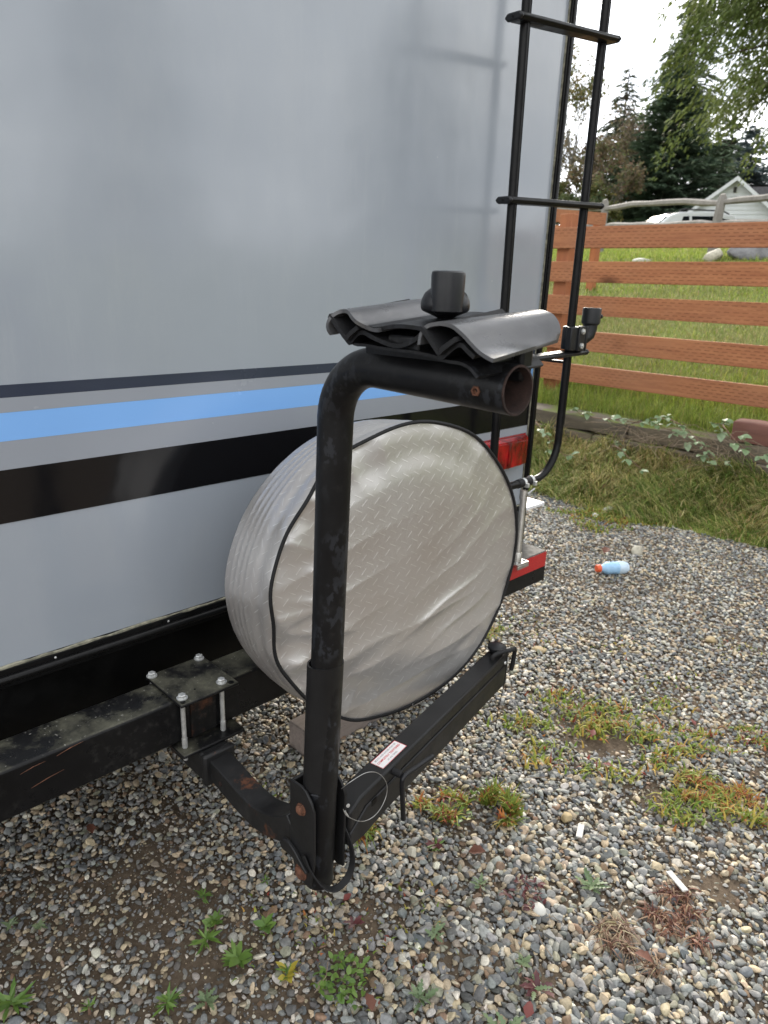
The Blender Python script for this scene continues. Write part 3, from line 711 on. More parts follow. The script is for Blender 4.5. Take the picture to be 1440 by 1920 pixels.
# silver leg under the ladder with its clamps
s = MB(); s.tube([(1.832, 1.213, -.612), (1.806, 1.196, -.822)], .0105, 16); st = s.build('ladder_strut', 'alu', cp)
s = MB(); s.lathe([(.0145, 0), (.0145, .026), (.012, .03)], (1.805, 1.196, -.838), (.1, .06, 1), 18); s.build('strut_sleeve', 'alu', st); s = MB(); s.lathe([(.0125, 0), (.0125, .03)], (1.829, 1.212, -.64), (.1, .06, 1), 16); s.build('strut_sleeve', 'alu', st)
s = MB(); s.bx(1.778, 1.838, 1.172, 1.226, -.8445, -.8385); s.bx(1.778, 1.838, 1.1715, 1.178, -.856, -.8447); s.build('foot_plate', 'alu', st, bevel=.001)
for x in (1.787, 1.829):
    s = MB(); s.lathe([(.005, 0), (.005, .003), (.003, .004)], (x, 1.184, -.8384), (0, 0, 1), 10); s.build('screw', 'zinc', st)
for x in (1.826, 1.868):
    s = MB(); s.lathe([(.0145, 0), (.0150, .001), (.0150, .011), (.0145, .012)], (x, LY, zb + (.002 if x > 1.85 else 0)), (1, 0, 0), 24); s.bx(x + .001, x + .011, LY - .022, LY - .012, zb - .012, zb + .001)
    s.build('hose_clamp', 'zinc', st, bevel=.0008)
s = MB(); s.lathe([(.0132, 0), (.0142, .002), (.0142, .085), (.0132, .087)], (1.800, LY, zb + .0003), (1, 0, 0), 20); s.build('rubber_sleeve', 'rubber', st)
s = MB(); s.tube([(1.84, 1.205, -.622), (1.87, 1.20, -.608)], .003, 8); s.lathe([(.006, 0), (.006, .004)], (1.835, 1.196, -.622), (0, -1, 0), 6); s.build('bolt', 'zinc', st)

# ------------------------------------------------------------------ pipe holder clamped to the ladder rail
pm = empty('pole_holder', (2.03, 1.2, -.15)); tag(pm, 'black plastic pole socket clamped to the right ladder rail', 'pole socket')
rx = railpt(1, -.15)
s = MB(); s.bx(rx.x - .056, rx.x + .010, 1.180, 1.200, -.182, -.112); s.lathe([(.022, 0), (.024, .003), (.024, .067), (.022, .07)], (rx.x - .006, LY - .004, -.182), (0, 0, 1), 22); s.build('clamp_block', 'clampplastic', pm, bevel=.003)
s = MB(); s.bx(rx.x + .018, rx.x + .026, 1.172, 1.208, -.184, -.110); s.bx(rx.x - .02, rx.x + .0175, 1.1745, 1.182, -.184, -.110); s.build('clamp_jaw', 'clampplastic', pm, bevel=.002)
for z in (-.125, -.168):
    s = MB(); s.lathe([(.0085, 0), (.0085, .005)], (rx.x - .003, 1.1744, z), (0, -1, 0), 16); s.lathe([(.005, .0051), (.0045, .0075), (.002, .008)], (rx.x - .003, 1.1744, z), (0, -1, 0), 6); s.build('clamp_bolt', 'zinc', pm)
s = MB(); s.tube([(rx.x + .024, 1.20, -.150), (rx.x + .05, 1.198, -.148), (rx.x + .066, 1.196, -.138), (rx.x + .0725, 1.195, -.118), (rx.x + .073, 1.195, -.100)], [.017, .019, .0215, .0225, .0225], 22); s.build('elbow', 'clampplastic', pm)
s = MB(); s.lathe([(.0235, 0), (.0290, .006), (.0290, .048), (.0275, .052), (.0235, .052), (.0235, .012), (.0, .012)], (rx.x + .073, 1.195, -.108), (0, 0, 1), 28); s.build('socket', 'clampplastic', pm)
s = MB(); s.lathe([(.004, 0), (.004, .008), (.0065, .008), (.0065, .013)], (rx.x + .100, 1.186, -.082), (1, -.35, 0), 12); s.build('set_screw', 'clampplastic', pm)

# ------------------------------------------------------------------ spare wheel in its cover
CX, CZ = 1.083, -.626; CY = 1.0; RR = .345
uu = Vector((1, -.127, .0)).normalized(); ww = Vector((0, .006, 1)).normalized(); nn = uu.cross(ww).normalized()   # towards -Y
if nn.y > 0: nn = -nn
CC_ = Vector((CX, CY, CZ))
sp = empty('spare_wheel', (CX, 1.2, CZ)); tag(sp, 'spare wheel in a silver diamond-plate vinyl cover hung on the bumper', 'spare wheel')
def rim_r(th):
    left = max(0, -math.cos(th)); 
    return RR * (1 + .010 * left * math.sin(9 * th + .6) + .007 * left * math.sin(15 * th) + .003 * math.sin(6 * th + 1) - .004 * max(0, math.sin(th)) * math.sin(11 * th))
def rim_h(th):
    left = max(0, -math.cos(th))
    return .004 * left * math.sin(10 * th + 2) + .002 * math.sin(5 * th)
NT, NR = 300, 96
th = np.linspace(0, 2 * np.pi, NT, endpoint=False); rr = np.linspace(0, 1, NR) ** .85
TH, RH = np.meshgrid(th, rr, indexing='ij')
rim = np.array([rim_r(a) for a in th]); rimh = np.array([rim_h(a) for a in th])
U = rim[:, None] * RH * np.cos(TH); W = rim[:, None] * RH * np.sin(TH)
sm = lambda a, b_, x: np.clip((x - a) / (b_ - a), 0, 1) ** 2 * (3 - 2 * np.clip((x - a) / (b_ - a), 0, 1))
left = np.clip(-np.cos(TH), 0, 1); top = np.clip(np.sin(TH), 0, 1); bot = np.clip(-np.sin(TH), 0, 1); right = np.clip(np.cos(TH), 0, 1)
hgt = .018 * (1 - RH ** 5) - .004 * np.exp(-((RH - .82) / .09) ** 2)
ph = TH + .30 * fbm(np.cos(TH) * 2 + 20, np.sin(TH) * 2 + 20, 31)
ridge = lambda x: 1 - 2 * np.abs(np.sin(x)) ** .7                     # sharp crests, round valleys
rimw = sm(.62, 1., RH) * (1 - sm(.975, 1., RH) * .6)
hgt += rimw * (.0050 * left ** .7 * ridge(9.5 * ph + .7 * np.sin(3 * TH)) + .0012 * top * np.sin(13 * ph + 1) + .0016 * right * ridge(12 * ph))
# long folds sweeping across the lower half, rising to the right
for k_, amp, freq, ang_, sh, wx, wz, ex, ez in ((0, .0046, 30, 13, .3, .06, -.13, .30, .085), (1, .0034, 42, 24, 1.9, .18, -.10, .16, .10), (2, .0032, 34, 6, 2.6, -.06, -.24, .24, .06), (3, .0030, 38, 17, .9, -.20, .02, .13, .16), (4, .0016, 55, 30, .2, .20, .06, .12, .08), (5, .0028, 46, -8, 1.1, -.24, -.10, .09, .14)):
    a_ = rad(ang_)
    q = W * math.cos(a_) - U * math.sin(a_) + .010 * np.sin(U * 11 + k_ * 2) + .026 * (fbm(U * 5 + 9, W * 4 + k_ + 9, 40 + k_, 2) - .5)
    env = np.exp(-((U - wx) / ex) ** 2 - ((W - wz) / ez) ** 2) * (.35 + 1.1 * vnoise(U * 8 + 20 + k_, W * 5 + 20, 90 + k_))
    hgt += amp * env * ridge(q * freq + sh)
hgt += .0050 * (vnoise(U * 4 + 5, W * 4 + 9, 50) - .5) * (1 - .3 * RH) + .0006 * (fbm(U * 30 + 40, W * 30 + 40, 70) - .5)
hgt += rimh[:, None] * RH ** 6
uA, wA, nA, cA = (np.array(v_[:]) for v_ in (uu, ww, nn, CC_))
P = cA + U[..., None] * uA + W[..., None] * wA + hgt[..., None] * nA
V = P.reshape(-1, 3) - np.array(org_of(sp)[:])
i0 = (np.arange(NT)[:, None] * NR + np.arange(NR - 1)[None]); i1 = (((np.arange(NT) + 1) % NT)[:, None] * NR + np.arange(NR - 1)[None])
F = np.stack([i0, i0 + 1, i1 + 1, i1], -1).reshape(-1, 4)
cf = np_mesh('cover_face', V, F, 'cover', parent=sp, smooth=True)
uvl = cf.data.uv_layers.new(name='UVMap'); q = np.stack([U.ravel(), W.ravel()], -1)[F.ravel()]; uvl.data.foreach_set('uv', q.astype(np.float32).ravel())
# side band
ND = 60; dd = np.linspace(0, 1, ND)
TH, D = np.meshgrid(th, dd, indexing='ij'); DEP = .195
left = np.clip(-np.cos(TH), 0, 1); top = np.clip(np.sin(TH), 0, 1)
Rb = np.array([rim_r(a) for a in th])[:, None] * (1 - D) ** 6 + RR * (1 - (1 - D) ** 6)
bul = np.sin(np.clip(D, 0, 1) ** .62 * np.pi * .56)
Rb = Rb + (.017 + .006 * left - .014 * top) * bul - (.004 + .024 * top) * D - .05 * sm(.88, 1., D)
for c_ in (.42, .52, .63, .74): Rb += .0017 * np.exp(-((D - c_) / .022) ** 2)
Rb += .0022 * np.sin(24 * TH + 3 * D) * np.exp(-D * 7) + .0020 * (fbm(np.cos(TH) * 6 + 20, np.sin(TH) * 6 + 20 + D * 6, 80) - .5) - .004 * np.exp(-((D - .22) / .08) ** 2)
P = cA + (Rb * np.cos(TH))[..., None] * uA + (Rb * np.sin(TH))[..., None] * wA + ((rimh[:, None] * (1 - D) ** 4) - D * DEP)[..., None] * nA
V = P.reshape(-1, 3) - np.array(org_of(sp)[:])
i0 = (np.arange(NT)[:, None] * ND + np.arange(ND - 1)[None]); i1 = (((np.arange(NT) + 1) % NT)[:, None] * ND + np.arange(ND - 1)[None])
F = np.stack([i0, i1, i1 + 1, i0 + 1], -1).reshape(-1, 4)
bd = np_mesh('cover_band', V, F, 'band', parent=sp, smooth=True)
uvl = bd.data.uv_layers.new(name='UVMap'); q = np.stack([(TH * RR).ravel(), (D * DEP).ravel()], -1)[F.ravel()]; uvl.data.foreach_set('uv', q.astype(np.float32).ravel())
s = MB()
pip = [CC_ + uu * ((rim_r(a) + .0025) * math.cos(a)) + ww * ((rim_r(a) + .0025) * math.sin(a)) + nn * (rim_h(a) + .001) for a in np.linspace(0, 2 * math.pi, 240, endpoint=False)]
s.tube(pip, .0040, 8, closed=True); s.build('piping', 'rubber', sp)
s = MB(); s.lathe([(.31, 0), (.31, .006), (.10, .008), (.10, .03), (.06, .03)], CC_ - nn * (DEP + .001), nn, 48); s.build('tyre_back', 'tyre', sp)
s = MB(); s.bx(CX - .08, CX + .02, 1.175, 1.201, -.945, -.80); s.build('mounting_bracket', 'plate', sp)
a = rad(-83); c = CC_ + uu * (.349 * math.cos(a)) + ww * (.349 * math.sin(a)); s = MB(); s.box(c, (.026, .002, .006), Matrix.Rotation(rad(7), 3, 'Y')); o = s.build('sewn_tag', 'paper', sp, smooth=False)

# ------------------------------------------------------------------ bicycle rack
XR = .67
rk = empty('bicycle_rack', (XR, 1.25, -.84)); tag(rk, 'black hitch bicycle rack clamped to the bumper with its support arm folded down', 'bicycle rack')
def plate(x0, x1, y0, y1, z0, z1, nm, mat, holes=(), parent=None, bev=.003):
    s = MB(); s.bx(x0, x1, y0, y1, z0, z1); o = s.build(nm, mat, parent or rk, bevel=bev); return o
tp = plate(.602, .742, 1.168, 1.322, -.8475, -.8395, 'clamp_plate', 'plate')
s = MB()
for x, y, r_ in ((.612, 1.178, .0055), (.728, 1.179, .0065), (.655, 1.205, .0022)): s = MB(); s.lathe([(r_, 0), (r_, .0006)], (x, y, -.8393), (0, 0, 1), 16); s.build('bolt_hole', 'skirt', tp)

lp = plate(.600, .752, 1.165, 1.325, -.968, -.960, 'clamp_plate', 'plate'); lp['label'] = 'lower clamp plate'
for x, y in ((.612, 1.312), (.728, 1.312), (.712, 1.192), (.618, 1.192)):
    s = MB(); s.tube([(x, y, -.839), (x, y, -.990)], .0050, 14)
    bo = s.build('clamp_bolt', 'zinc', rk)
    s = MB(); s.lathe([(.0115, 0), (.0115, .0022)], (x, y, -.8392), (0, 0, 1), 24); s.lathe([(.0082, .0023), (.0086, .0040), (.0086, .0082), (.0070, .0096), (.001, .0098)], (x, y, -.8392), (0, 0, 1), 6); s.build('bolt_head', 'zinc', bo, ang=20)
    s = MB(); s.tube([(x, y, -.936), (x, y, -.9585)], .0060, 12); s.lathe([(.0088, -.010), (.0088, 0)], (x, y, -.9685), (0, 0, 1), 6); s.build('nut', 'zinc', bo, ang=20)
plate(.640, .700, 1.1995, 1.2028, -.950, -.850, 'rust_patch', 'rack_rust', bev=0)
# receiver
s = MB(); s.bx(.636, .704, 1.150, 1.300, -1.036, -.9685); rc = s.build('receiver', 'hitch', rk, bevel=.006)
s = MB(); s.bx(.632, .708, 1.138, 1.1545, -1.040, -.9640); s.build('receiver_collar', 'hitch', rc, bevel=.006)
# curved hitch bar
hp = spline([(XR, 1.16, -1.001), (XR, 1.10, -1.009), (XR, 1.04, -1.019), (XR, .98, -1.021), (XR, .925, -1.006), (XR, .88, -.982), (XR, .855, -.962)], 7)
s = MB(); s.tube(hp, 0, sq=(.050, .050), up=(0, 0, 1)); hb = s.build('hitch_bar', 'hitch', rk, bevel=.006, ang=50)
s = MB(); s.lathe([(.0055, 0), (.0055, .0008)], (XR - .0252, 1.10, -1.012), (-1, 0, 0), 14); s.build('pin_hole', 'rust_dark', hb)
# socket bracket: two cheek plates and a web
def cheek(x0, x1, nm='bracket_cheek', low=True):
    pr = [(.845, -.842), (.812, -.838), (.800, -.842), (.785, -.858), (.777, -.875), (.776, -.985), (.786, -1.040), (.800, -1.046), (.828, -1.042), (.835, -1.02), (.845, -.97)]
    if not low: pr = [(.845, -.838), (.800, -.838), (.783, -.852), (.774, -.870), (.775, -1.030), (.790, -1.036), (.845, -1.02)]
    n = len(pr); vs = [(x0, y, z) for y, z in pr] + [(x1, y, z) for y, z in pr]
    m_ = MB(); m_.add(vs, [tuple(range(n)), tuple(reversed(range(n, 2 * n)))] + [(i, i + n, (i + 1) % n + n, (i + 1) % n) for i in range(n)]); return m_
ck = cheek(.6335, .6385).build('bracket_cheek', 'rack_arm', rk, bevel=.0015); cheek(.7015, .7065, low=False).build('bracket_cheek', 'rack_arm', rk, bevel=.0015)
s = MB(); s.bx(.6387, .7013, .838, .845, -1.02, -.842); s.build('bracket_web', 'rack_arm', rk, bevel=.001)
for y, z, r_ in ((.811, -.885, .0095), (.812, -1.024, .0125)):
    s = MB(); s.lathe([(r_ * 1.25, 0), (r_ * 1.25, .0015), (r_, .0017), (r_ * .95, .006), (r_ * .5, .009), (.001, .0095)], (.6333, y, z), (-1, 0, 0), 16); s.build('rusty_bolt', 'rust', rk)
s = MB(); g_ = [(.868, -.990), (.858, -.975), (.840, -.972), (.822, -.980), (.795, -1.000), (.787, -1.006), (.790, -1.010), (.806, -1.004), (.835, -.998), (.86, -1.0)]
n_ = len(g_); s.add([(.6250, y, z) for y, z in g_] + [(.6332, y, z) for y, z in g_], [tuple(range(n_)), tuple(reversed(range(n_, 2 * n_)))] + [(i, i + n_, (i + 1) % n_ + n_, (i + 1) % n_) for i in range(n_)]); s.build('gusset', 'rack_arm', rk, bevel=.002)
# main post with its bend and open mouth
RB = .085; zt = -.1105
pp = [(XR, .806, -1.060), (XR, .797, -.80), (XR, .787, -.5)]
yb_ = .778; 
pp += [(XR, yb_, zt - RB - .01)] + arc((XR, yb_ - RB, zt - RB), (0, 1, 0), (0, 0, 1), RB, rad(4), rad(90), 12)
pp += [(XR, .60, zt), (XR, .466, zt - .001)]
rr_ = [.0262] * (len(pp) - 1) + [.0285]; 
rr_ = [.0262, .0262, .0264, .0266] + [.0268] * 13 + [.0280, .0290]
s = MB(); s.tube(pp, rr_, 40, caps=False)
po = s.build('post', 'rack', rk, ang=70)
s = MB(); e0 = Vector((XR, .466, zt - .001)); s2 = []
n_ = 40
vs = []
for r_, y in ((.0290, .466), (.0287, .4645), (.0262, .4645), (.0258, .466), (.0256, .58)):
    for k in range(n_): a = 2 * math.pi * k / n_; vs.append((XR + r_ * math.cos(a), y, zt - .001 + r_ * math.sin(a)))
fs = []
for j in range(4):
    for k in range(n_): fs.append((j * n_ + k, j * n_ + (k + 1) % n_, (j + 1) * n_ + (k + 1) % n_, (j + 1) * n_ + k))
fs.append(tuple(4 * n_ + k for k in range(n_)))
s.add(vs, fs); mo = s.build('post_mouth', 'rust_dark', po)
s = MB(); s.tube([(XR - .0258, .505, zt + .002), (XR + .0258, .505, zt + .002)], .0016, 8); s.build('cross_rod', 'rust', po)
s = MB(); s.lathe([(.0065, 0), (.006, .003), (.0035, .0035), (.003, .001)], (XR - .0275, .502, zt - .004), (-1, -.1, 0), 6); s.build('rusty_bolt', 'rust', po, ang=20)
s = MB(); s.tube([(XR, .8062, -1.0605), (XR, .8062, -1.062)], .0262, 32); s.build('foot_cap', 'rust_dark', po)
# outer sleeve round the lower post
s = MB(); n_ = 36; vs = []; fs = []
ax = [(.8045, -.845), (.794, -.60)]
for j, (y, z) in enumerate(ax):
    for r_ in (.0305, .0275):
        for k in range(n_ + 1):
            a = 2 * math.pi * k / n_
            dz = (-.004 * math.sin(a)) if j else 0
            vs.append((XR + r_ * math.cos(a), y + r_ * math.sin(a), z + dz))
m_ = n_ + 1
for k in range(n_):
    fs.append((k, k + 1, 2 * m_ + k + 1, 2 * m_ + k)); fs.append((m_ + k, 3 * m_ + k, 3 * m_ + k + 1, m_ + k + 1)); fs.append((2 * m_ + k, 2 * m_ + k + 1, 3 * m_ + k + 1, 3 * m_ + k)); fs.append((k, m_ + k, m_ + k + 1, k + 1))
s.add(vs, fs); s.build('post_sleeve', 'rack_arm', rk, ang=50)
s = MB(); s.lathe([(.0300, 0), (.0308, .002), (.0300, .004)], (XR, .805, -.851), (0, -.04, 1), 36); s.build('weld_bead', 'rack', rk)
# strap loop hanging below the foot
lpts = spline([(.628, .800, -.975), (.632, .786, -1.000), (.645, .770, -1.030), (.667, .760, -1.048), (.692, .758, -1.045), (.708, .758, -1.022), (.712, .764, -.99), (.709, .775, -.960), (.708, .790, -.945)], 6)
s = MB(); s.tube(lpts, 0, sq=(.003, .013), up=(0, 1, .3)); s.build('strap_loop', 'rubber', rk, bevel=.001, ang=60)
# support arm
ad = Vector((.97598, .21786, 0)).normalized(); an = Vector((ad.y, -ad.x, 0))       # an points away from the camper
A0 = Vector((.712, .7945, 0)); AL = .70; AW = .047
def armpt(s_, n_, z): return A0 + ad * s_ + an * n_ + Vector((0, 0, z))
def armprism(prof, n0, n1):
    n = len(prof); m_ = MB(); m_.add([armpt(a, n0, z) for a, z in prof] + [armpt(a, n1, z) for a, z in prof], [tuple(range(n)), tuple(reversed(range(n, 2 * n)))] + [(i, i + n, (i + 1) % n + n, (i + 1) % n) for i in range(n)]); return m_
s = armprism([(.03, -.902), (AL, -.902), (AL, -.9325), (.045, -.9325), (-.004, -.960), (-.004, -.915)], -AW / 2, AW / 2)
ar = s.build('support_arm', 'rack_arm', rk, bevel=.0045)
s = armprism([(.05, -.9342), (AL - .004, -.9342), (AL - .004, -.992), (.12, -.992), (.04, -.997), (-.004, -.990), (-.004, -.9615)], -AW / 2 - .0012, AW / 2 + .0016); s.build('lower_channel', 'rack_arm', ar, bevel=.0028)
ec = armpt(AL - .022, -.002, -.8995)
s = MB(); s.lathe([(.017, -.001), (.019, .004), (.0235, .008), (.0245, .012), (.0240, .0155), (.020, .0175), (.001, .0182)], ec, (0, 0, 1), 32); s.build('end_cap_knob', 'knob', ar)
cl = spline([armpt(AL - .070, .008, -.897), armpt(AL - .068, .010, -.888), armpt(AL - .050, .018, -.885), armpt(AL - .018, .034, -.886), armpt(AL + .006, .036, -.893), armpt(AL + .008, .034, -.93), armpt(AL + .006, .032, -.955)], 6)
s = MB(); s.tube(cl, .0058, 12); s.build('locking_pin', 'rubber', ar)
s = MB(); s.lathe([(.005, 0), (.004, .003)], armpt(AL - .02, AW / 2, -.925), an, 12); s.build('rivet', 'zinc', ar)
s = MB(); s.tube(spline([armpt(AL - .026, .030, -.90), armpt(AL - .03, .032, -.93), armpt(AL - .034, .031, -.985), armpt(AL - .038, .025, -1.05), armpt(AL - .034, .02, -1.12)], 5), .0010, 6); s.build('hanging_cord', 'rubber', ar)
# pull handle on the near face
hc = armpt(.138, AW / 2 + .001, -.913)
s = MB(); s.lathe([(.0075, 0), (.0075, .018), (.005, .020)], hc, an, 16); s.build('handle_boss', 'rubber', ar)
h0 = Vector((.851, .776, -.913)); hA = Vector((.944, .779, -.912)); hB = Vector((.862, .776, -1.019))
s = MB(); s.tube(spline([hA, hA.lerp(h0, .55), h0 + Vector((.006, 0, -.002)), h0.lerp(hB, .3), hB], 6), .0052, 14); s.build('pull_handle', 'knob', ar)
s = MB(); s.box(armpt(.072, AW / 2 + .0012, -.940), (.016, .002, .012), Matrix.Rotation(math.atan2(ad.y, ad.x), 3, 'Z')); s.build('slot', 'skirt', ar, smooth=False)
# wire ring
wr = [(.690, .765, -.888), (.697, .762, -.905), (.725, .757, -.930), (.752, .755, -.937), (.775, .755, -.928), (.790, .756, -.905), (.788, .758, -.878), (.768, .760, -.850), (.740, .762, -.836), (.710, .768, -.842), (.698, .780, -.858)]
s = MB(); s.tube(spline(wr, 6), .0007, 6); o = s.build('safety_wire', 'wire', rk)
s = MB(); s.lathe([(.0016, 0), (.0036, .0004), (.0036, .0014), (.0016, .0018)], (.700, .764, -.885), (-.3, -1, .1), 14); s.tube([(.693, .764, -.893), (.700, .762, -.908)], .0014, 8); s.build('wire_eyelet', 'zinc', rk)
# sticker with its warning text
st_a, st_w = .163, .036
rotz = math.atan2(ad.y, ad.x)
Rz = Matrix.Rotation(rotz, 3, 'Z')
scn = armpt(st_a, -.002, -.9013)
s = MB(); s.box(scn + Vector((0, 0, .0003)), (.088, .030, .0004), Rz); sk = s.build('warning_sticker', 'paper', ar, smooth=False)
s = MB()
for d, e, cx_, cy_ in ((.088, .0008, 0, .0146), (.088, .0008, 0, -.0146), (.0008, .0284, .0436, 0), (.0008, .0284, -.0436, 0)): s.box(scn + Rz @ Vector((cx_, cy_, .00065)), (d, e, .0002), Rz)
s.build('sticker_border', 'ink_red', ar, smooth=False)
def text(body, size, center, rot4, mat, parent, bold=0):
    cu = bpy.data.curves.new('t', 'FONT'); cu.body = body; cu.size = size; cu.align_x = 'CENTER'; cu.align_y = 'CENTER'; cu.offset = bold
    o = bpy.data.objects.new('t', cu); COL.objects.link(o); dg = bpy.context.evaluated_depsgraph_get(); me = bpy.data.meshes.new_from_object(o.evaluated_get(dg)); bpy.data.objects.remove(o)
    me.transform(Matrix.Translation(Vector(center) - org_of(parent)) @ rot4); me.materials.clear(); me.materials.append(MT[mat]); q = bpy.data.objects.new('sticker_text', me); COL.objects.link(q); q.parent = parent; ORG[q.name] = org_of(parent); return q
R4 = Rz.to_4x4()
text('BOLTS AND KNOBS MUST BE', .0056, scn + Rz @ Vector((0, .0088, .0008)), R4, 'ink_grey', ar)
text('COMPLETELY TIGHTENED', .0068, scn + Rz @ Vector((0, 0, .0008)), R4, 'ink_red', ar, .00012)
text('AT ALL TIMES', .0056, scn + Rz @ Vector((0, -.0085, .0008)), R4, 'ink_grey', ar)
# cradle: lower rubber-lined channel and folded clamp plate above it, knob on top
TL = .135
low = [(.712, -.061), (.705, -.066), (.690, -.078), (.677, -.087), (.668, -.080), (.655, -.072), (.635, -.077), (.605, -.083), (.585, -.082), (.565, -.074), (.553, -.066), (.545, -.072), (.533, -.083), (.524, -.090), (.514, -.083), (.500, -.074), (.490, -.079), (.480, -.085)]
low = [(y, z + .009) for y, z in low]
def smooth_prof(p, n=4): return [(v_.x, v_.y) for v_ in spline([(a, b_, 0) for a, b_ in p], n)]
s = MB(); s.sheet(smooth_prof(low, 3), .604, .738, .005, tilt=TL, xr=.60); s.build('cradle', 'rack', rk, ang=50)
s = MB(); s.sheet(smooth_prof([(.690, -.067), (.672, -.0775), (.650, -.0775), (.62, -.0785), (.57, -.0785), (.54, -.080), (.52, -.0835), (.50, -.084), (.486, -.088), (.476, -.096)], 3), .607, .730, .0035, tilt=.05, xr=.60); s.build('cradle_channel', 'rack', rk, ang=50)
s = MB(); s.bx(XR - .018, XR + .018, .486, .70, -.094, -.074); s.build('saddle', 'rack', rk, bevel=.003)
for q, pts_ in enumerate((low[0:6], low[10:16])):
    s = MB(); s.sheet(smooth_prof([(y, z + .0065) for y, z in pts_], 5), .598, .742, .0055, tilt=TL, xr=.60); s.build('cradle_rubber', 'rubber', rk, ang=40)
    s = MB()
    for i in range(9):
        x = .602 + i * .0165; pr = smooth_prof([(y, z + .0072) for y, z in pts_[1:5]], 4); s.tube([(x, y, z + TL * (x - .6)) for y, z in pr], .0013, 5)
    s.build('rubber_rib', 'rubber', rk)
upp = [(.7055, -.066), (.7085, -.057), (.705, -.0475), (.697, -.0415), (.686, -.0395), (.675, -.041), (.665, -.0455), (.656, -.051), (.646, -.0560), (.634, -.0585), (.620, -.0575), (.606, -.0545), (.590, -.0525), (.568, -.0525), (.556, -.053), (.55, -.055), (.549, -.052)]
def tr(a, f):  # the ends of each wing are cut in a soft curve
    return -.004 * math.sin(a * 6.28 * 2) * (1 - f)
s = MB(); s.sheet(smooth_prof(upp[:11], 3), .600, .738, .0046, tilt=.10, xr=.60, nx=10, trim=tr); wing = s.build('clamp_wing', 'pad', rk, ang=60)
s = MB(); s.sheet(smooth_prof([(.645, -.0560), (.634, -.0575), (.620, -.0560), (.606, -.0530), (.590, -.0512), (.568, -.0512), (.552, -.052)], 3), .604, .739, .0046, tilt=.10, xr=.60, nx=8); s.build('centre_plate', 'rack', rk, ang=60)
up2 = [(.5515, -.066), (.5512, -.056), (.546, -.0485), (.536, -.0450), (.525, -.0440), (.513, -.0455), (.503, -.050), (.494, -.055), (.484, -.0615), (.472, -.0685), (.460, -.0730), (.449, -.0755)]
up3 = [(.552, -.060), (.547, -.046), (.534, -.037), (.518, -.0325), (.503, -.0300), (.491, -.0300), (.481, -.0325), (.474, -.0375), (.469, -.044), (.466, -.0505), (.4645, -.056), (.4635, -.0610)]
s = MB(); s.sheet(smooth_prof(up2, 4), .598, .744, .0042, nx=12, trim=lambda a, f: (.006 * math.sin(a * 3.14) * (1 - f) - .006 * (abs(2 * a - 1) ** 4) * f), prof2=smooth_prof(up3, 4)); s.build('clamp_wing', 'pad', rk, ang=60)
s = MB(); s.bx(.612, .722, .566, .618, -.076, -.0595); s.build('cradle_web', 'rack', rk, bevel=.003)
kb = Vector((XR + .002, .582, -.045))
s = MB(); s.lathe([(.006, -.012), (.006, .004), (.010, .006), (.0145, .008), (.027, .013), (.0292, .016), (.0295, .021), (.0285, .027), (.025, .034), (.019, .039), (.010, .041), (.0, .0415)], kb, (0, 0, 1), 40); kn = s.build('clamp_knob', 'knob', rk, ang=50)
s = MB(); s.lathe([(.012, 0), (.0192, .004), (.0200, .044), (.0193, .0475), (.0165, .049), (.012, .0485), (.0, .0475)], kb + Vector((-.0105, -.0115, .010)), (0, 0, 1), 36); s.build('knob_barrel', 'knob', kn, ang=40)
s = MB(); s.lathe([(.0055, 0), (.0055, .003)], kb + Vector((0, 0, -.006)), (0, 0, 1), 12); s.lathe([(.012, -.004), (.012, -.001)], kb, (0, 0, 1), 24); s.build('washer', 'zinc', kn)
s = MB(); s.bx(XR + .018, XR + .040, .475, .56, -.105, -.052); s.build('cradle_bracket', 'rack', rk, bevel=.004)

# ------------------------------------------------------------------ loose things on the gravel
def rock(name, x, y, z, s, mat, label, seed, cat='stone', group=None, rz=0., flat=.6):
    rs = np.random.RandomState(seed); v, f = ico(3)
    for q in range(9):
        d = rs.randn(3); d /= np.linalg.norm(d); h = rs.uniform(.5, .85); pr = v @ d; v = v - np.outer(np.clip(pr - h, 0, None) * .97, d)
    v = v * (1 + .015 * rs.randn(len(v), 1)) * np.array([s[0], s[1], s[2]]) ; c, s_ = math.cos(rz), math.sin(rz); v = np.stack([v[:, 0] * c - v[:, 1] * s_, v[:, 0] * s_ + v[:, 1] * c, v[:, 2]], -1)
    o = np_mesh(name, v, f, mat, smooth=True); o.location = (x, y, z + H + s[2] * .45); return tag(o, label, cat, group)
rock('stone', 2.35, 1.40, GZ + .004, (.040, .026, .015), 'rock_tan', 'flat tan stone on the gravel to the right of the end of the rack arm', 1, rz=-.7)
rock('stone', 3.76, 1.68, GZ + .004, (.045, .036, .034), 'rock_pale', 'pale round stone alone on the gravel behind the blue bottle', 2)
rock('stone', 4.35, 2.20, GZ + .01, (.055, .034, .025), 'rock_white', 'white stone at the foot of the grass bank, upper of a pair', 3, rz=-.7)
rock('stone', 4.18, 2.19, GZ + .006, (.034, .028, .020), 'rock_white', 'small white stone just in front of a larger white stone near the bank', 4)
rock('stone', 4.36, 2.03, GZ + .01, (.055, .045, .022), 'rock', 'flat grey-green stone half in the grass edge beside the white stones', 5)
rock('stone', 1.565, .785, GZ + .01, (.020, .018, .013), 'rock_tan', 'tan pebble between the weeds right of the pull handle', 6)
rock('stone', .845, .535, GZ + .012, (.018, .028, .013), 'rock_pale', 'cream egg-shaped pebble at the bottom edge of the picture', 7, rz=.5)
rock('stone', 1.24, .66, GZ + .012, (.017, .020, .012), 'rock_white', 'white oval pebble left of the upright wood chip', 8)
rock('stone', 1.75, .28, GZ + .010, (.030, .036, .018), 'rock_pale', 'large pale stone at the right edge of the gravel', 9)
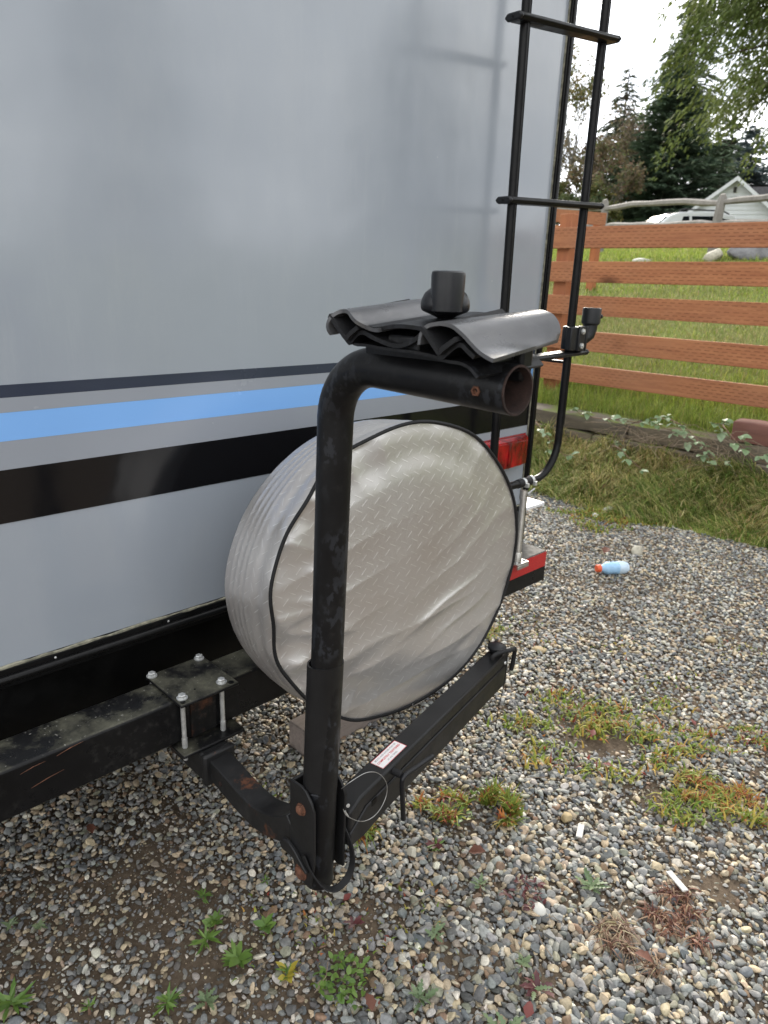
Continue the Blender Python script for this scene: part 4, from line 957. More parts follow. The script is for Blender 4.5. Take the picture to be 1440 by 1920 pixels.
rock('stone', 1.34, 1.90, GZ + .010, (.028, .025, .018), 'rock_tan', 'tan pebble under the trailer beside the clamp plates', 10)
rock('stone', 1.14, .99, GZ + .012, (.018, .018, .014), 'rock_pale', 'cream pebble at the corner of the weeds below the arm', 11)
rock('stone', 3.0, .95, GZ + .006, (.038, .025, .018), 'rock_tan', 'tan stone right of the blue bottle near the picture edge', 12)

# bottle lying on its side
bt = empty('plastic_bottle', (3.37, 1.62, GZ)); tag(bt, 'small pale blue plastic bottle with an orange cap lying on the gravel', 'bottle')
bd_ = Vector((.155, -.105, 0)).normalized(); b0 = Vector((3.285, 1.675, GZ + .040))
s = MB(); s.lathe([(.017, .022), (.019, .030), (.026, .042), (.033, .055), (.034, .075), (.0315, .085), (.034, .095), (.0325, .108), (.034, .118)], b0, bd_, 28); s.build('bottle_body', 'bottle_blue', bt)
s = MB(); s.lathe([(.0345, .1185), (.0345, .150), (.031, .165), (.026, .175), (.020, .172), (.001, .168)], b0, bd_, 28); s.build('bottle_base', 'bottle_pale', bt)
s = MB(); s.lathe([(.001, -.004), (.018, -.003), (.0205, .001), (.0205, .021), (.018, .0215)], b0, bd_, 24); s.build('cap', 'cap_orange', bt)

# treated beam lying under the bumper
bm_ = MB(); bm_.bx(1.186, 1.84, 1.49, 1.585, GZ + .002, GZ + .098); tag(bm_.build('timber_beam', 'beam', bevel=.004), 'grey treated timber beam lying on the gravel beneath the spare wheel', 'beam')
for (x, y, rz, lx, lab) in ((1.535, .725, .42, .062, 'short upright bleached wood chip among the gravel in the middle right'), (1.565, .465, 1.0, .072, 'longer slanting bleached wood chip beside the brown dead weeds')):
    s = MB(); s.box((x, y, GZ + .028), (lx, .017, .004), Matrix.Rotation(rz, 3, 'Z') @ Matrix.Rotation(.12, 3, 'Y')); tag(s.build('wood_chip', 'stick_pale', bevel=.001), lab, 'wood chip')

# leaf meshes
def leaf_mesh(name, L_, W_, mat, cup=.15, curl=.1, n=5, serr=0.):
    vs = []; fs = []
    for i in range(n + 1):
        t_ = i / n; w_ = W_ * .5 * math.sin(math.pi * min(1, t_ ** .8)) ** .9 * (1 + serr * (-1) ** i); z = curl * L_ * math.sin(t_ * 2.2)
        vs += [(t_ * L_, -w_, z + cup * w_), (t_ * L_, 0, z), (t_ * L_, w_, z + cup * w_)]
    for i in range(n):
        a = 3 * i; fs += [(a, a + 3, a + 4, a + 1), (a + 1, a + 4, a + 5, a + 2)]
    me = bpy.data.meshes.new(name); me.from_pydata(vs, [], fs); me.update(); me.materials.append(MT[mat] if isinstance(mat, str) else mat)
    me.polygons.foreach_set('use_smooth', [True] * len(me.polygons)); return me
def leafmat(name, c, c2, rough=.5):
    m, t, b = newmat(name); oi = nd(t, 'ShaderNodeObjectInfo'); a = mixc(t, oi.outputs['Random'], c, c2)
    a = mixc(t, math_(t, 'MULTIPLY', ramp(t, noise(t, 60, 4), .5, .7), .35), a, tuple(x * .5 for x in c))
    t.links.new(a, b.inputs['Base Color']); b.inputs['Roughness'].default_value = rough
    o = t.nodes['Material Output']; tr = nd(t, 'ShaderNodeBsdfTranslucent'); t.links.new(a, tr.inputs[0]); ms = nd(t, 'ShaderNodeMixShader'); ms.inputs[0].default_value = .25
    t.links.new(b.outputs[0], ms.inputs[1]); t.links.new(tr.outputs[0], ms.inputs[2]); t.links.new(ms.outputs[0], o.inputs[0]); return m
MT['wg'] = leafmat('weed_green_leaf', (.10, .19, .035), (.16, .26, .05))
MT['wgp'] = leafmat('weed_grey_green_leaf', (.15, .22, .11), (.20, .26, .13))
MT['wy'] = leafmat('weed_yellow_leaf', (.45, .36, .05), (.28, .30, .05))
MT['wr'] = leafmat('weed_red_leaf', (.13, .035, .035), (.09, .03, .035))
MT['wo'] = leafmat('weed_orange_leaf', (.42, .17, .05), (.33, .22, .07))
MT['bram'] = leafmat('bramble_leaf_mat', (.17, .26, .12), (.25, .33, .20), .45)
LM = {'g': leaf_mesh('rosette_leaf', 1, .19, 'wg', n=6, serr=.12), 'p': leaf_mesh('rosette_leaf_pale', .8, .22, 'wgp', n=10, serr=.45), 'o': leaf_mesh('oval_leaf', 1, .55, 'wg', n=5), 'r': leaf_mesh('red_leaf', 1, .42, 'wr', n=6, serr=.25), 'y': leaf_mesh('yellow_leaf', 1, .5, 'wy', n=5)}
def weed(x, y, r, n, kinds, label, seed, group=None, tall=.25, cat='weed'):
    rs = np.random.RandomState(seed); root = empty('weed', (x, y, GZ + .012)); tag(root, label, cat, group)
    s = MB(); s.tube([(x, y, GZ - .002), (x, y, GZ + .018)], [.004, .002], 6); s.build('crown', 'vine', root)
    if 'g' in kinds and n < 18: n = int(n * 1.7); r *= .88
    for i in range(n):
        k = kinds[rs.randint(len(kinds))]; o = bpy.data.objects.new('leaf', LM[k]); COL.objects.link(o); o.parent = root
        L_ = r * rs.uniform(.55, 1.05); az = i * 2.399 + rs.randn() * .25; pit = rs.uniform(.0, tall * 1.9)
        clump = n >= 18 and kinds[0] in 'or'; off = r * rs.rand() ** .5 * .95 if clump else (r * .2 * rs.rand()); a2 = rs.rand() * 6.28
        if clump: L_ = rs.uniform(.013, .024)
        o.location = (off * math.cos(a2), off * math.sin(a2), .002 + .012 * rs.rand())
        o.rotation_euler = (rs.randn() * .35, -pit, az); o.scale = (L_, L_ * rs.uniform(.75, 1.15), L_)
    return root
weed(.665, 1.235, .034, 12, 'g', 'small green rosette weed topmost of the row left of the rack foot', 1)
weed(.605, 1.125, .046, 18, 'g', 'largest green rosette of the row left of the rack foot', 2)
weed(.645, 1.150, .036, 11, 'go', 'green rosette touching the largest one on its right side', 3)
weed(.722, 1.060, .030, 12, 'o', 'round-leaved green weed below the strap loop', 4)
weed(.630, 1.035, .046, 17, 'ggo', 'ragged green weed with a yellow leaf near the bottom middle', 5)
weed(.690, .935, .036, 9, 'gyy', 'small weed with a bright yellow flower-like leaf near the bottom', 6)
weed(.770, .840, .062, 90, 'oo', 'large leafy green clump of small round leaves at the bottom centre', 7)
weed(.238, 1.262, .052, 22, 'g', 'green rosette weed in the bottom left corner', 8)
weed(.470, 1.050, .040, 15, 'g', 'narrow-leaved green weed at the bottom edge left of centre', 9)
weed(.530, 1.000, .042, 12, 'p', 'feathery grey-green weed beside the narrow-leaved one', 10)
weed(.350, 1.150, .024, 9, 'g', 'tiny green sprout between the corner rosette and the bottom weeds', 11)
weed(.345, 1.410, .032, 11, 'p', 'pale feathery weed in the dirt at the left edge', 12)
weed(.300, 1.455, .032, 12, 'p', 'pale feathery weed leftmost in the dirt under the bumper', 13)
weed(1.395, .605, .056, 18, 'p', 'grey-green toothed weed between the pale wood chips', 14)
weed(1.190, .800, .040, 12, 'p', 'grey-green toothed weed left of the red weed patch', 15)
weed(1.250, .705, .055, 45, 'rr', 'dark red creeping weed in the gravel below the arm', 16)
weed(1.000, .780, .040, 10, 'p', 'thin pale weed in the dirt right of the rack foot', 17)
weed(1.085, .600, .045, 14, 'p', 'greyish weed with small toothed leaves in the lower middle gravel', 18)
weed(1.060, .545, .050, 14, 'rp', 'dark red and grey weed beside stones in the lower middle', 19)
weed(.935, .530, .068, 16, 'p', 'large toothed grey-green weed at the bottom edge right of centre', 20)
weed(.860, .700, .050, 14, 'p', 'pale toothed weed at the bottom edge near the centre', 21)
weed(.800, 1.170, .022, 8, 'g', 'tiny bright green seedling beside the hitch bar', 22)
weed(1.34, .99, .045, 24, 'ogy', 'bushy green weed with yellow tips under the pull handle', 23)
weed(1.47, .985, .060, 34, 'ogo', 'tall bushy green weed with reddish tips right of the arm', 24, tall=.5)
weed(1.20, .960, .040, 16, 'gr', 'low green weed with a red stem below the pull handle', 25)
weed(1.07, 1.13, .050, 26, 'ogy', 'green weed in the gap between the post foot and the arm', 26, tall=.4)
weed(.88, .93, .030, 7, 'rr', 'small red-leaved weed by the strap loop', 27)

# fallen leaves
DL = leaf_mesh('dead_leaf', 1, .62, 'leaf_brown', cup=.5, curl=.12, n=6, serr=.15); RL = leaf_mesh('fallen_leaf', 1, .6, 'leaf_red', cup=.3, curl=.1, n=5, serr=.1)
for (x, y, s_, rz, me, lab) in ((1.245, .885, .065, -.9, DL, 'curled dark brown leaf on the dirt below the weeds'), (.985, .52, .05, .4, RL, 'reddish brown fallen leaf at the bottom centre right'),
        (.765, .745, .05, 1.2, DL, 'brown leaf by the round-leaved clump at the bottom'), (1.95, .93, .045, .3, RL, 'red leaf in the weed patch nearest the arm'), (1.86, .80, .050, 2.3, RL, 'bright red leaf at the lower edge of the weed patch'),
        (2.28, .72, .04, 1.0, RL, 'small red leaf at the right end of the weed patch'), (3.55, 1.78, .10, .2, DL, 'brown leaf litter behind the blue bottle'), (1.30, .40, .06, 2.0, DL, 'brown leaf under the reddish dead weeds'), (.90, .99, .036, 0, RL, 'orange-red leaf beside the foot of the rack'), (.55, 1.6, .05, 1.5, DL, 'brown leaf below the bumper in shade')):
    o = bpy.data.objects.new('fallen_leaf', me); COL.objects.link(o); o.location = (x, y, GZ + H + .028); s_ *= .72; o.rotation_euler = (.15, -.1, rz); o.scale = (s_,) * 3; tag(o, lab, 'leaf')

# ------------------------------------------------------------------ grass
def blades(name, base, Lb, wb, lean, cols, label, kind_mat='grassattr', seg=3, seed=1, parent=None, leandir=None):
    """base (n,3) eye-relative, arrays of length, width, lean; each blade is a tapering bent strip"""
    rs = np.random.RandomState(seed); n = len(base)
    az = rs.rand(n) * 6.283 if leandir is None else leandir
    d = np.stack([np.cos(az), np.sin(az)], -1); pa = az + 1.57 + rs.randn(n) * .5; pdir = np.stack([np.cos(pa), np.sin(pa)], -1)
    V = np.zeros((n, 2 * seg + 1, 3)); C = np.zeros((n, 2 * seg + 1, 3))
    for k in range(seg + 1):
        t_ = k / seg; out = lean * Lb * t_ ** 1.7; up = Lb * t_ * np.sqrt(np.clip(1 - (lean * t_ * .8) ** 2, .05, 1)) - (lean ** 2) * Lb * .35 * t_ ** 2
        P = base.copy(); P[:, 0] += d[:, 0] * out; P[:, 1] += d[:, 1] * out; P[:, 2] += up
        w_ = wb * (1 - t_) ** .7 * .5
        if k < seg:
            V[:, 2 * k] = P; V[:, 2 * k + 1] = P; V[:, 2 * k, :2] -= pdir * w_[:, None]; V[:, 2 * k + 1, :2] += pdir * w_[:, None]; C[:, 2 * k] = C[:, 2 * k + 1] = cols
        else: V[:, 2 * seg] = P; C[:, 2 * seg] = cols
    F = []
    for k in range(seg - 1): F += [(2 * k, 2 * k + 1, 2 * k + 3), (2 * k, 2 * k + 3, 2 * k + 2)]
    F += [(2 * seg - 2, 2 * seg - 1, 2 * seg)]
    F = np.array(F)[None] + (np.arange(n) * (2 * seg + 1))[:, None, None]
    V = V.reshape(-1, 3); V[:, 2] += H
    return tag(np_mesh(name, V, F.reshape(-1, 3), kind_mat, np.clip(C.reshape(-1, 3), 0, 1)), label, 'grass', kind='stuff')
rs = np.random.RandomState(5)
def palette(rs, n, cols, w_, j=.18): 
    c = np.array(cols)[rs.choice(len(cols), n, p=np.array(w_) / sum(w_))]; return c * rs.uniform(1 - j, 1 + j, (n, 1)) * (1 + .06 * rs.randn(n, 3))
GCOL = [(.16, .24, .05), (.25, .33, .08), (.44, .42, .15), (.66, .56, .28), (.09, .13, .03), (.44, .32, .17)]
# long combed grass on the bank
n = 42000; y = rs.uniform(-1.2, 4.2, n); f = rs.rand(n) ** .85; e = edge_x(y); x = e - .05 + (WALLX - e + .04) * f
z = berm_h(x, y)
cl_ = fbm(x * 5, y * 5, 33); cl2 = vnoise(x * 3 + 7, y * 3, 35)
Ln = (.05 + .19 * np.clip(cl_ * 1.8 - .35, .1, 1.2) * np.clip(f * 3 + .25, 0, 1)) * rs.uniform(.6, 1.2, n)
cl3 = vnoise(x * 9 + 3, y * 9, 36); ld = math.pi + (cl2 - .5) * 3.0 + (cl3 - .5) * 3.0 + rs.randn(n) * .55
wst = np.clip((cl2 - .35) * 2.2, 0, 1); col = palette(rs, n, GCOL, [3, 3, 2, .9, 1.6, .4]); straw = palette(rs, n, GCOL, [.3, .6, 2, 3, .4, 1.5]); k = (rs.rand(n) < .12 + wst * .65)[:, None]; col = np.where(k, straw, col)
keep = rs.rand(n) < np.clip(f * 7 + .12 + (cl_ - .5) * 2, 0, 1)
blades('bank_grass', np.stack([x, y, z], -1)[keep], Ln[keep], (.0045 + .0045 * rs.rand(n))[keep], rs.uniform(.55, 1.15, n)[keep], col[keep], 'long tangled green and straw-coloured grass on the bank', seed=11, leandir=ld[keep])
# meadow grass
n = 120000; dd_ = rs.rand(n) ** 1.5; x = 5.27 + dd_ * 9.5; az_ = rs.uniform(rad(8), rad(42), n); y = x * np.tan(az_); z = meadow_h(x, y)
keep = (y < 11); x, y, z = x[keep], y[keep], z[keep]; n = len(x)
c1_ = fbm(x * 1.3, y * 1.3, 55); c2_ = vnoise(x * .55 + 3, y * .9, 57)
green = palette(rs, n, [(.22, .29, .045), (.31, .37, .07), (.15, .21, .035), (.40, .42, .12)], [3, 3, 2, 1]); straw = palette(rs, n, [(.33, .31, .14), (.26, .27, .10), (.42, .37, .19), (.20, .23, .07)], [2, 3, 1, 2])
band = .12 + np.clip(1 - np.abs(x - 7.6) / 1.9, 0, 1) * 1.3 + .5 * (c2_ - .45); k = (rs.rand(n) < np.clip(band * (c1_ * 1.6), .08, .92))[:, None]; col = np.where(k, straw, green)
d_ = np.hypot(x, y); hgt_ = np.where(x < 6.0, .09, .055) * rs.uniform(.5, 1.4, n) * (.6 + c1_)
blades('meadow_grass', np.stack([x, y, z], -1), hgt_, .0035 * (d_ / 5) * rs.uniform(.8, 1.5, n), rs.uniform(.2, .8, n), col, 'bright green meadow grass with dry mown stretches behind the fence', seg=2, seed=12)
# weeds and grass tufts in the gravel
def patch(name, cx, cy, sx_, sy_, rot, n, cols, w_, L0, label, seed, wb=.004, lean=(.3, 1.0)):
    rs = np.random.RandomState(seed); nc = max(6, n // 45); tc_ = rs.randn(nc, 2) * .55; pick = rs.randint(nc, size=n)
    p = tc_[pick] + rs.randn(n, 2) * .13; c, s_ = math.cos(rot), math.sin(rot); px_ = p[:, 0] * sx_; py_ = p[:, 1] * sy_
    x = cx + px_ * c - py_ * s_; y = cy + px_ * s_ + py_ * c
    hue = rs.rand(nc)[pick]; col = palette(rs, n, cols, w_); w2 = [a * (.4 + .5 * i) for i, a in enumerate(w_)]; col2 = palette(rs, n, cols, w2); col = np.where((hue > .6)[:, None], col2, col)
    B = np.stack([x, y, np.full(n, GZ + .012)], -1); ld = rs.rand(n) * 6.283; wb *= 1.35; lean = (lean[0] + .25, lean[1] + .15)
    return blades(name, B, L0 * .78 * rs.uniform(.35, 1.3, n), wb * rs.uniform(.7, 1.6, n), rs.uniform(*lean, n), col, label, seed=seed, leandir=ld)
PC = [(.14, .20, .03), (.20, .27, .05), (.33, .33, .07), (.42, .30, .07), (.40, .16, .05), (.25, .06, .04)]
patch('gravel_weeds', 2.02, .95, .34, .20, -.75, 1000, PC, [3, 3, 3, 1.5, .7, .5], .050, 'yellow-green grassy weeds spreading through the gravel right of the arm', 21, .0055)
patch('gravel_weeds', 1.90, .62, .22, .13, -.75, 520, PC, [3, 3, 3, 1.2, .3, .1], .055, 'green and yellow grass tufts in the middle right gravel', 22, .005)
patch('gravel_weeds', 2.02, .50, .13, .06, -.9, 480, PC, [.6, .8, 1.5, 2, 5, 1], .050, 'orange-tinted dry grass tuft at the right', 23, .0028)
patch('gravel_weeds', 2.28, .62, .28, .08, -.8, 420, PC, [3, 3, 2, 1, .8, .4], .036, 'thin line of small weeds at the far side of the weed patch', 24, .005)
patch('gravel_weeds', 1.36, 1.00, .10, .06, -.7, 330, PC, [3, 3, 2, 1.2, 1, 1], .050, 'green and reddish weeds just below the pull handle', 25, .006)
patch('gravel_weeds', 1.46, .96, .05, .06, 0, 330, PC, [4, 3, 2, 1, .6, .6], .075, 'tall feathery green weeds right of the pull handle', 26, .0055, (.15, .6))
patch('gravel_weeds', 1.07, 1.13, .055, .05, 0, 260, PC, [4, 3, 2, 1, 1.4, .6], .065, 'green and rust-coloured weeds behind the strap loop', 27, .005)
patch('dead_weeds', 1.49, .43, .12, .06, -.8, 380, [(.17, .075, .045), (.24, .13, .08), (.12, .05, .04), (.30, .20, .13)], [3, 2, 2, 1], .042, 'reddish brown dead weeds round the slanting wood chip', 28, .0030, (.8, 1.3))
patch('dead_weeds', 1.30, .50, .07, .06, -.8, 260, [(.24, .16, .11), (.33, .25, .17), (.15, .08, .05), (.38, .30, .2)], [3, 2, 2, 1], .060, 'tan dead weeds in the lower right gravel', 29, .0026, (.8, 1.3))
patch('gravel_weeds', 2.6, 1.15, .6, .35, -.7, 200, PC, [3, 3, 2, 1, .5, .4], .022, 'scattered tiny seedlings over the far gravel', 30, .005)
patch('gravel_weeds', .95, .95, .55, .4, -.7, 170, PC, [5, 3, 1, .6, .5, .6], .018, 'scattered tiny seedlings in the near gravel', 31, .004)
patch('gravel_weeds', 1.95, 1.62, .35, .14, -.1, 420, PC, [4, 3, 2, 1, .3, .1], .045, 'short green grass along the timber beam and bumper end', 32, .004)
patch('bank_edge_weeds', 4.28, 2.05, .35, .25, -.9, 1300, PC, [4, 3, 2, 1, .4, .2], .05, 'green weeds creeping from the bank into the gravel', 33, .006)
# dry stems
rs = np.random.RandomState(8)
s = MB()
for i in range(46):
    d_ = rs.uniform(1.0, 2.6); a_ = rad(rs.uniform(12, 76)); x, y = d_ * math.cos(a_), d_ * math.sin(a_); L_ = rs.uniform(.03, .09); q = rs.rand() * 6.28
    s.tube([(x, y, GZ + .024), (x + L_ * .5 * math.cos(q), y + L_ * .5 * math.sin(q), GZ + .028 + rs.rand() * .01), (x + L_ * math.cos(q + .3), y + L_ * math.sin(q + .3), GZ + .022)], .0011, 4)
tag(s.build('dry_stems', 'twig'), 'thin dry stems strewn over the gravel', 'dry stems', kind='stuff')

# ------------------------------------------------------------------ timber retaining wall
rwl = empty('retaining_wall', (WALLX + .13, 2, -1.2)); tag(rwl, 'low retaining wall of mossy weathered timber sleepers below the fence', 'retaining wall')
rs = np.random.RandomState(14)
def rough_timber(x0, x1, y0, y1, z0, z1, name, mat, parent, seed, amp=.006, ny=14):
    rs = np.random.RandomState(seed); ys_ = np.linspace(y0, y1, ny); prof = [(x0, z0), (x0 - .0, (z0 + z1) / 2), (x0, z1 - .008), (x0 + .010, z1), ((x0 + x1) / 2, z1 + .002), (x1 - .01, z1), (x1, z1 - .01), (x1, z0)]
    vs = []; n = len(prof)
    for yy in ys_:
        jx = rs.randn() * amp * .5
        for px_, pz in prof: vs.append((px_ + rs.randn() * amp + jx, yy, pz + rs.randn() * amp * .8))
    fs = [(j * n + i, (j + 1) * n + i, (j + 1) * n + (i + 1) % n, j * n + (i + 1) % n) for j in range(ny - 1) for i in range(n)]; fs += [tuple(range(n)), tuple(reversed([(ny - 1) * n + i for i in range(n)]))]
    m_ = MB(); m_.add(vs, fs); return m_.build(name, mat, parent, ang=45)
for i, (a, b_) in enumerate(((-3.2, -1.05), (-1.03, 1.12), (1.14, 2.50), (2.52, 4.6), (4.62, 7.0))):
    rough_timber(WALLX + rs.rand() * .02, 5.37, a, b_, -1.085, -.972 + rs.randn() * .004, 'sleeper', 'sleeper', rwl, 60 + i)
for i, (a, b_) in enumerate(((-2.5, -.1), (-.08, 1.55), (1.57, 2.78), (2.80, 4.9), (4.92, 7.0))):
    rough_timber(WALLX - .035 + rs.rand() * .02, 5.33, a, b_, -1.24, -1.095 + rs.randn() * .004, 'sleeper', 'sleeper', rwl, 80 + i)
rb = rough_timber(5.13, 5.30, .2, 1.76, -.962, -.825, 'timber_block', 'redwood', None, 99, .004); tag(rb, 'red-brown timber laid on top of the retaining wall at the right edge', 'timber')

# ------------------------------------------------------------------ board fence
FX = 5.6
fe = empty('board_fence', (FX, 2.2, -.95)); tag(fe, 'orange stained wooden fence of five horizontal boards', 'fence')
zs = ((.315, .485), (.055, .222), (-.215, -.055), (-.505, -.340), (-.780, -.625))
rs = np.random.RandomState(15)
for i, (z0, z1) in enumerate(zs):
    y0, y1 = -1.6, 3.70; ny = 16; ys_ = np.linspace(y0, y1, ny); b1 = rs.rand() * 6; vs = []; 
    for yy in ys_:
        dz = .006 * math.sin(yy * .9 + b1) ; dx = .004 * math.sin(yy * 1.3 + b1 * 2)
        for px_, pz in ((0, z0), (0, z1), (.038, z1), (.038, z0)): vs.append((FX + px_ + dx, yy, pz + dz))
    fs = [(j * 4 + q, (j + 1) * 4 + q, (j + 1) * 4 + (q + 1) % 4, j * 4 + (q + 1) % 4) for j in range(ny - 1) for q in range(4)] + [(0, 1, 2, 3), tuple(reversed([(ny - 1) * 4 + q for q in range(4)]))]
    m_ = MB(); m_.add(vs, fs); m_.build('board', 'cedar', fe, bevel=.004)
for y in (3.59, 1.60, -.6):
    m_ = MB(); m_.bx(FX + .045, FX + .155, y - .06, y + .06, -1.0, .60 if y > 3 else .50); m_.build('post', 'cedar_end', fe, bevel=.004)
# second short run of boards farther up
f2 = empty('board_fence', (8.1, 4.9, .3)); tag(f2, 'short far section of orange board fence beyond the grey ladder rail', 'fence')
for z in (.62, .80):
    m_ = MB(); m_.tube([(7.6, 5.35, z + .03), (8.62, 4.92, z + .03)], 0, sq=(.03, .145), up=(0, 0, 1)); m_.build('board', 'cedar', f2)
for (x, y) in ((7.6, 5.40), (8.60, 4.98)):
    m_ = MB(); m_.bx(x, x + .09, y, y + .09, -.4, .90); m_.build('post', 'cedar_end', f2)
# edging board in the slope
m_ = MB(); m_.tube([(8.2, 4.9, -.255), (8.5, 3.4, -.20), (8.8, .5, -.14)], 0, sq=(.05, .10), up=(0, 0, 1)); tag(m_.build('edging_board', 'redwood'), 'thin brown edging board set across the grassy slope', 'board')

# ------------------------------------------------------------------ split rail fence
sr = empty('split_rail_fence', (11.3, 5.5, .45)); tag(sr, 'weathered grey split-rail fence along the top of the slope', 'fence')
SP = [(12.75, 9.0), (11.70, 6.73), (10.96, 4.48), (10.22, 2.25), (9.5, 0.0)]
for i, (x, y) in enumerate(SP):
    zg = float(meadow_h(np.array(x), np.array(y))); top = (1.60, 1.44, 1.33, 1.25, 1.2)[i]
    rs = np.random.RandomState(i); vs = []; m_ = MB()
    pth = [(x + rs.randn() * .008, y + rs.randn() * .008, z) for z in (zg - .1, zg + .35, zg + .7, top - .04, top)]
    m_.tube(pth, [.072, .066, .060, .056, .035], 6); m_.build('post', 'greywood', sr, ang=30)
for i in range(len(SP) - 1):
    for k, dz in enumerate((-.13, -.40)):
        a = Vector((SP[i][0], SP[i][1], (1.50, 1.42, 1.345, 1.30)[i] + dz)); b_ = Vector((SP[i + 1][0], SP[i + 1][1], (1.42, 1.345, 1.29, 1.25)[i] + dz)); rs = np.random.RandomState(i * 5 + k)
        pth = [a.lerp(b_, t_) + Vector((0, 0, .05 * math.sin(t_ * math.pi) * (1 - k) + rs.randn() * .006)) for t_ in np.linspace(-.02, 1.02, 8)]
        m_ = MB(); m_.tube(pth, [.03] + [.046 + rs.randn() * .005 for _ in range(6)] + [.03], 6); m_.build('rail', 'greywood', sr, ang=30)

# rocks on the slope
def rk_(x, y, s_, mat, lab, seed): rock('boulder', x, y, float(meadow_h(np.array(x), np.array(y))) - s_[2] * .2, s_, mat, lab, seed, 'boulder')
rk_(10.35, 3.72, (.30, .34, .17), 'rock', 'dark grey boulder behind the second split-rail post', 31)
rk_(10.1, 4.12, (.13, .13, .14), 'rock_pale', 'pale boulder against the dark grey boulder', 32)
rk_(10.2, 3.12, (.18, .20, .05), 'rock_white', 'flat white stone right of the dark boulder', 33)
rk_(10.0, 5.05, (.12, .16, .04), 'rock_white', 'small flat white stone left of the pale boulder', 34)
rk_(9.6, 5.5, (.08, .10, .03), 'rock_white', 'tiny white stone farthest left on the slope', 35)

# ------------------------------------------------------------------ brambles
BL = leaf_mesh('bramble_leaflet', .052, .036, 'bram', cup=.25, curl=.12, n=5, serr=.05)
def bramble(pts, label, seed, nl, size=1.0):
    rs = np.random.RandomState(seed); P = spline(pts, 8); root = empty('bramble', tuple(P[0])); tag(root, label, 'bramble')
    s = MB(); s.tube(P, [.0042 * (1 - .6 * i / len(P)) for i in range(len(P))], 6); s.build('stem', 'vine', root)
    for i in range(nl):
        p = P[min(len(P) - 1, int((i + .6) / nl * len(P)))]; az = rs.rand() * 6.28; sd_ = Vector((math.cos(az) * .04 - .035, math.sin(az) * .05, rs.uniform(.0, .04)))
        s = MB(); q = p + sd_; s.tube([p, p.lerp(q, .5) + Vector((0, 0, .008)), q], .0016, 4); s.build('leaf_stalk', 'vine', root)
        for k, da in enumerate((-1.15, 0, 1.15)):
            o = bpy.data.objects.new('leaf', BL); COL.objects.link(o); o.parent = root; o.location = q - P[0]
            o.rotation_euler = (rs.randn() * .3, .35 + rs.randn() * .3, az * .3 + math.pi + .3 + da + rs.randn() * .2); sc_ = size * rs.uniform(.75, 1.2) * (1.15 if k == 1 else .95); o.scale = (sc_,) * 3
    return root
bramble([(5.2, 3.0, -.97), (5.02, 2.75, -.95), (4.95, 2.45, -.92), (4.97, 2.15, -.93), (4.92, 1.9, -1.02)], 'leafy bramble trailing over the left part of the timber wall', 1, 15)
bramble([(5.3, 2.4, -.93), (5.05, 2.15, -.88), (4.94, 1.95, -.93), (4.88, 1.80, -1.04), (4.85, 1.7, -1.10)], 'bramble hanging over the middle of the timber wall', 2, 13)
bramble([(5.35, 1.9, -.90), (5.02, 1.78, -.86), (4.88, 1.62, -.93), (4.82, 1.45, -1.0), (4.80, 1.25, -1.04)], 'bramble arching down at the right end of the timber wall', 3, 15, 1.1)
bramble([(4.95, 2.55, -1.12), (4.80, 2.40, -1.10), (4.70, 2.25, -1.14), (4.62, 2.12, -1.18)], 'small bramble in the bank grass below the wall', 4, 5)
bramble([(5.1, 3.4, -1.0), (4.8, 3.1, -1.05), (4.66, 2.85, -1.15), (4.6, 2.7, -1.2)], 'bramble behind the curved foot of the ladder', 5, 9)
bramble([(5.3, 1.5, -.9), (5.0, 1.40, -.92), (4.78, 1.25, -1.08), (4.7, 1.15, -1.15)], 'bramble shoot lowest at the right edge of the bank', 6, 5, 1.15)
# tangle of dry stems
rs = np.random.RandomState(77); s = MB()
for i in range(150):
    x, y = 4.98 + rs.randn() * .07, rs.choice([2.35, 1.9, 1.75]) + rs.randn() * .12; z = -1.02 + rs.randn() * .05; d = Vector((rs.randn() * .10 - .06, rs.randn() * .16, rs.randn() * .04 - .02))
    p = Vector((x, y, z)); s.tube([p, p + d * .5 + Vector((0, 0, .03)), p + d], .0016, 4)
tag(s.build('dry_bramble_tangle', 'twig'), 'tangle of dry brown bramble stems over the sleepers', 'dry stems', kind='stuff')

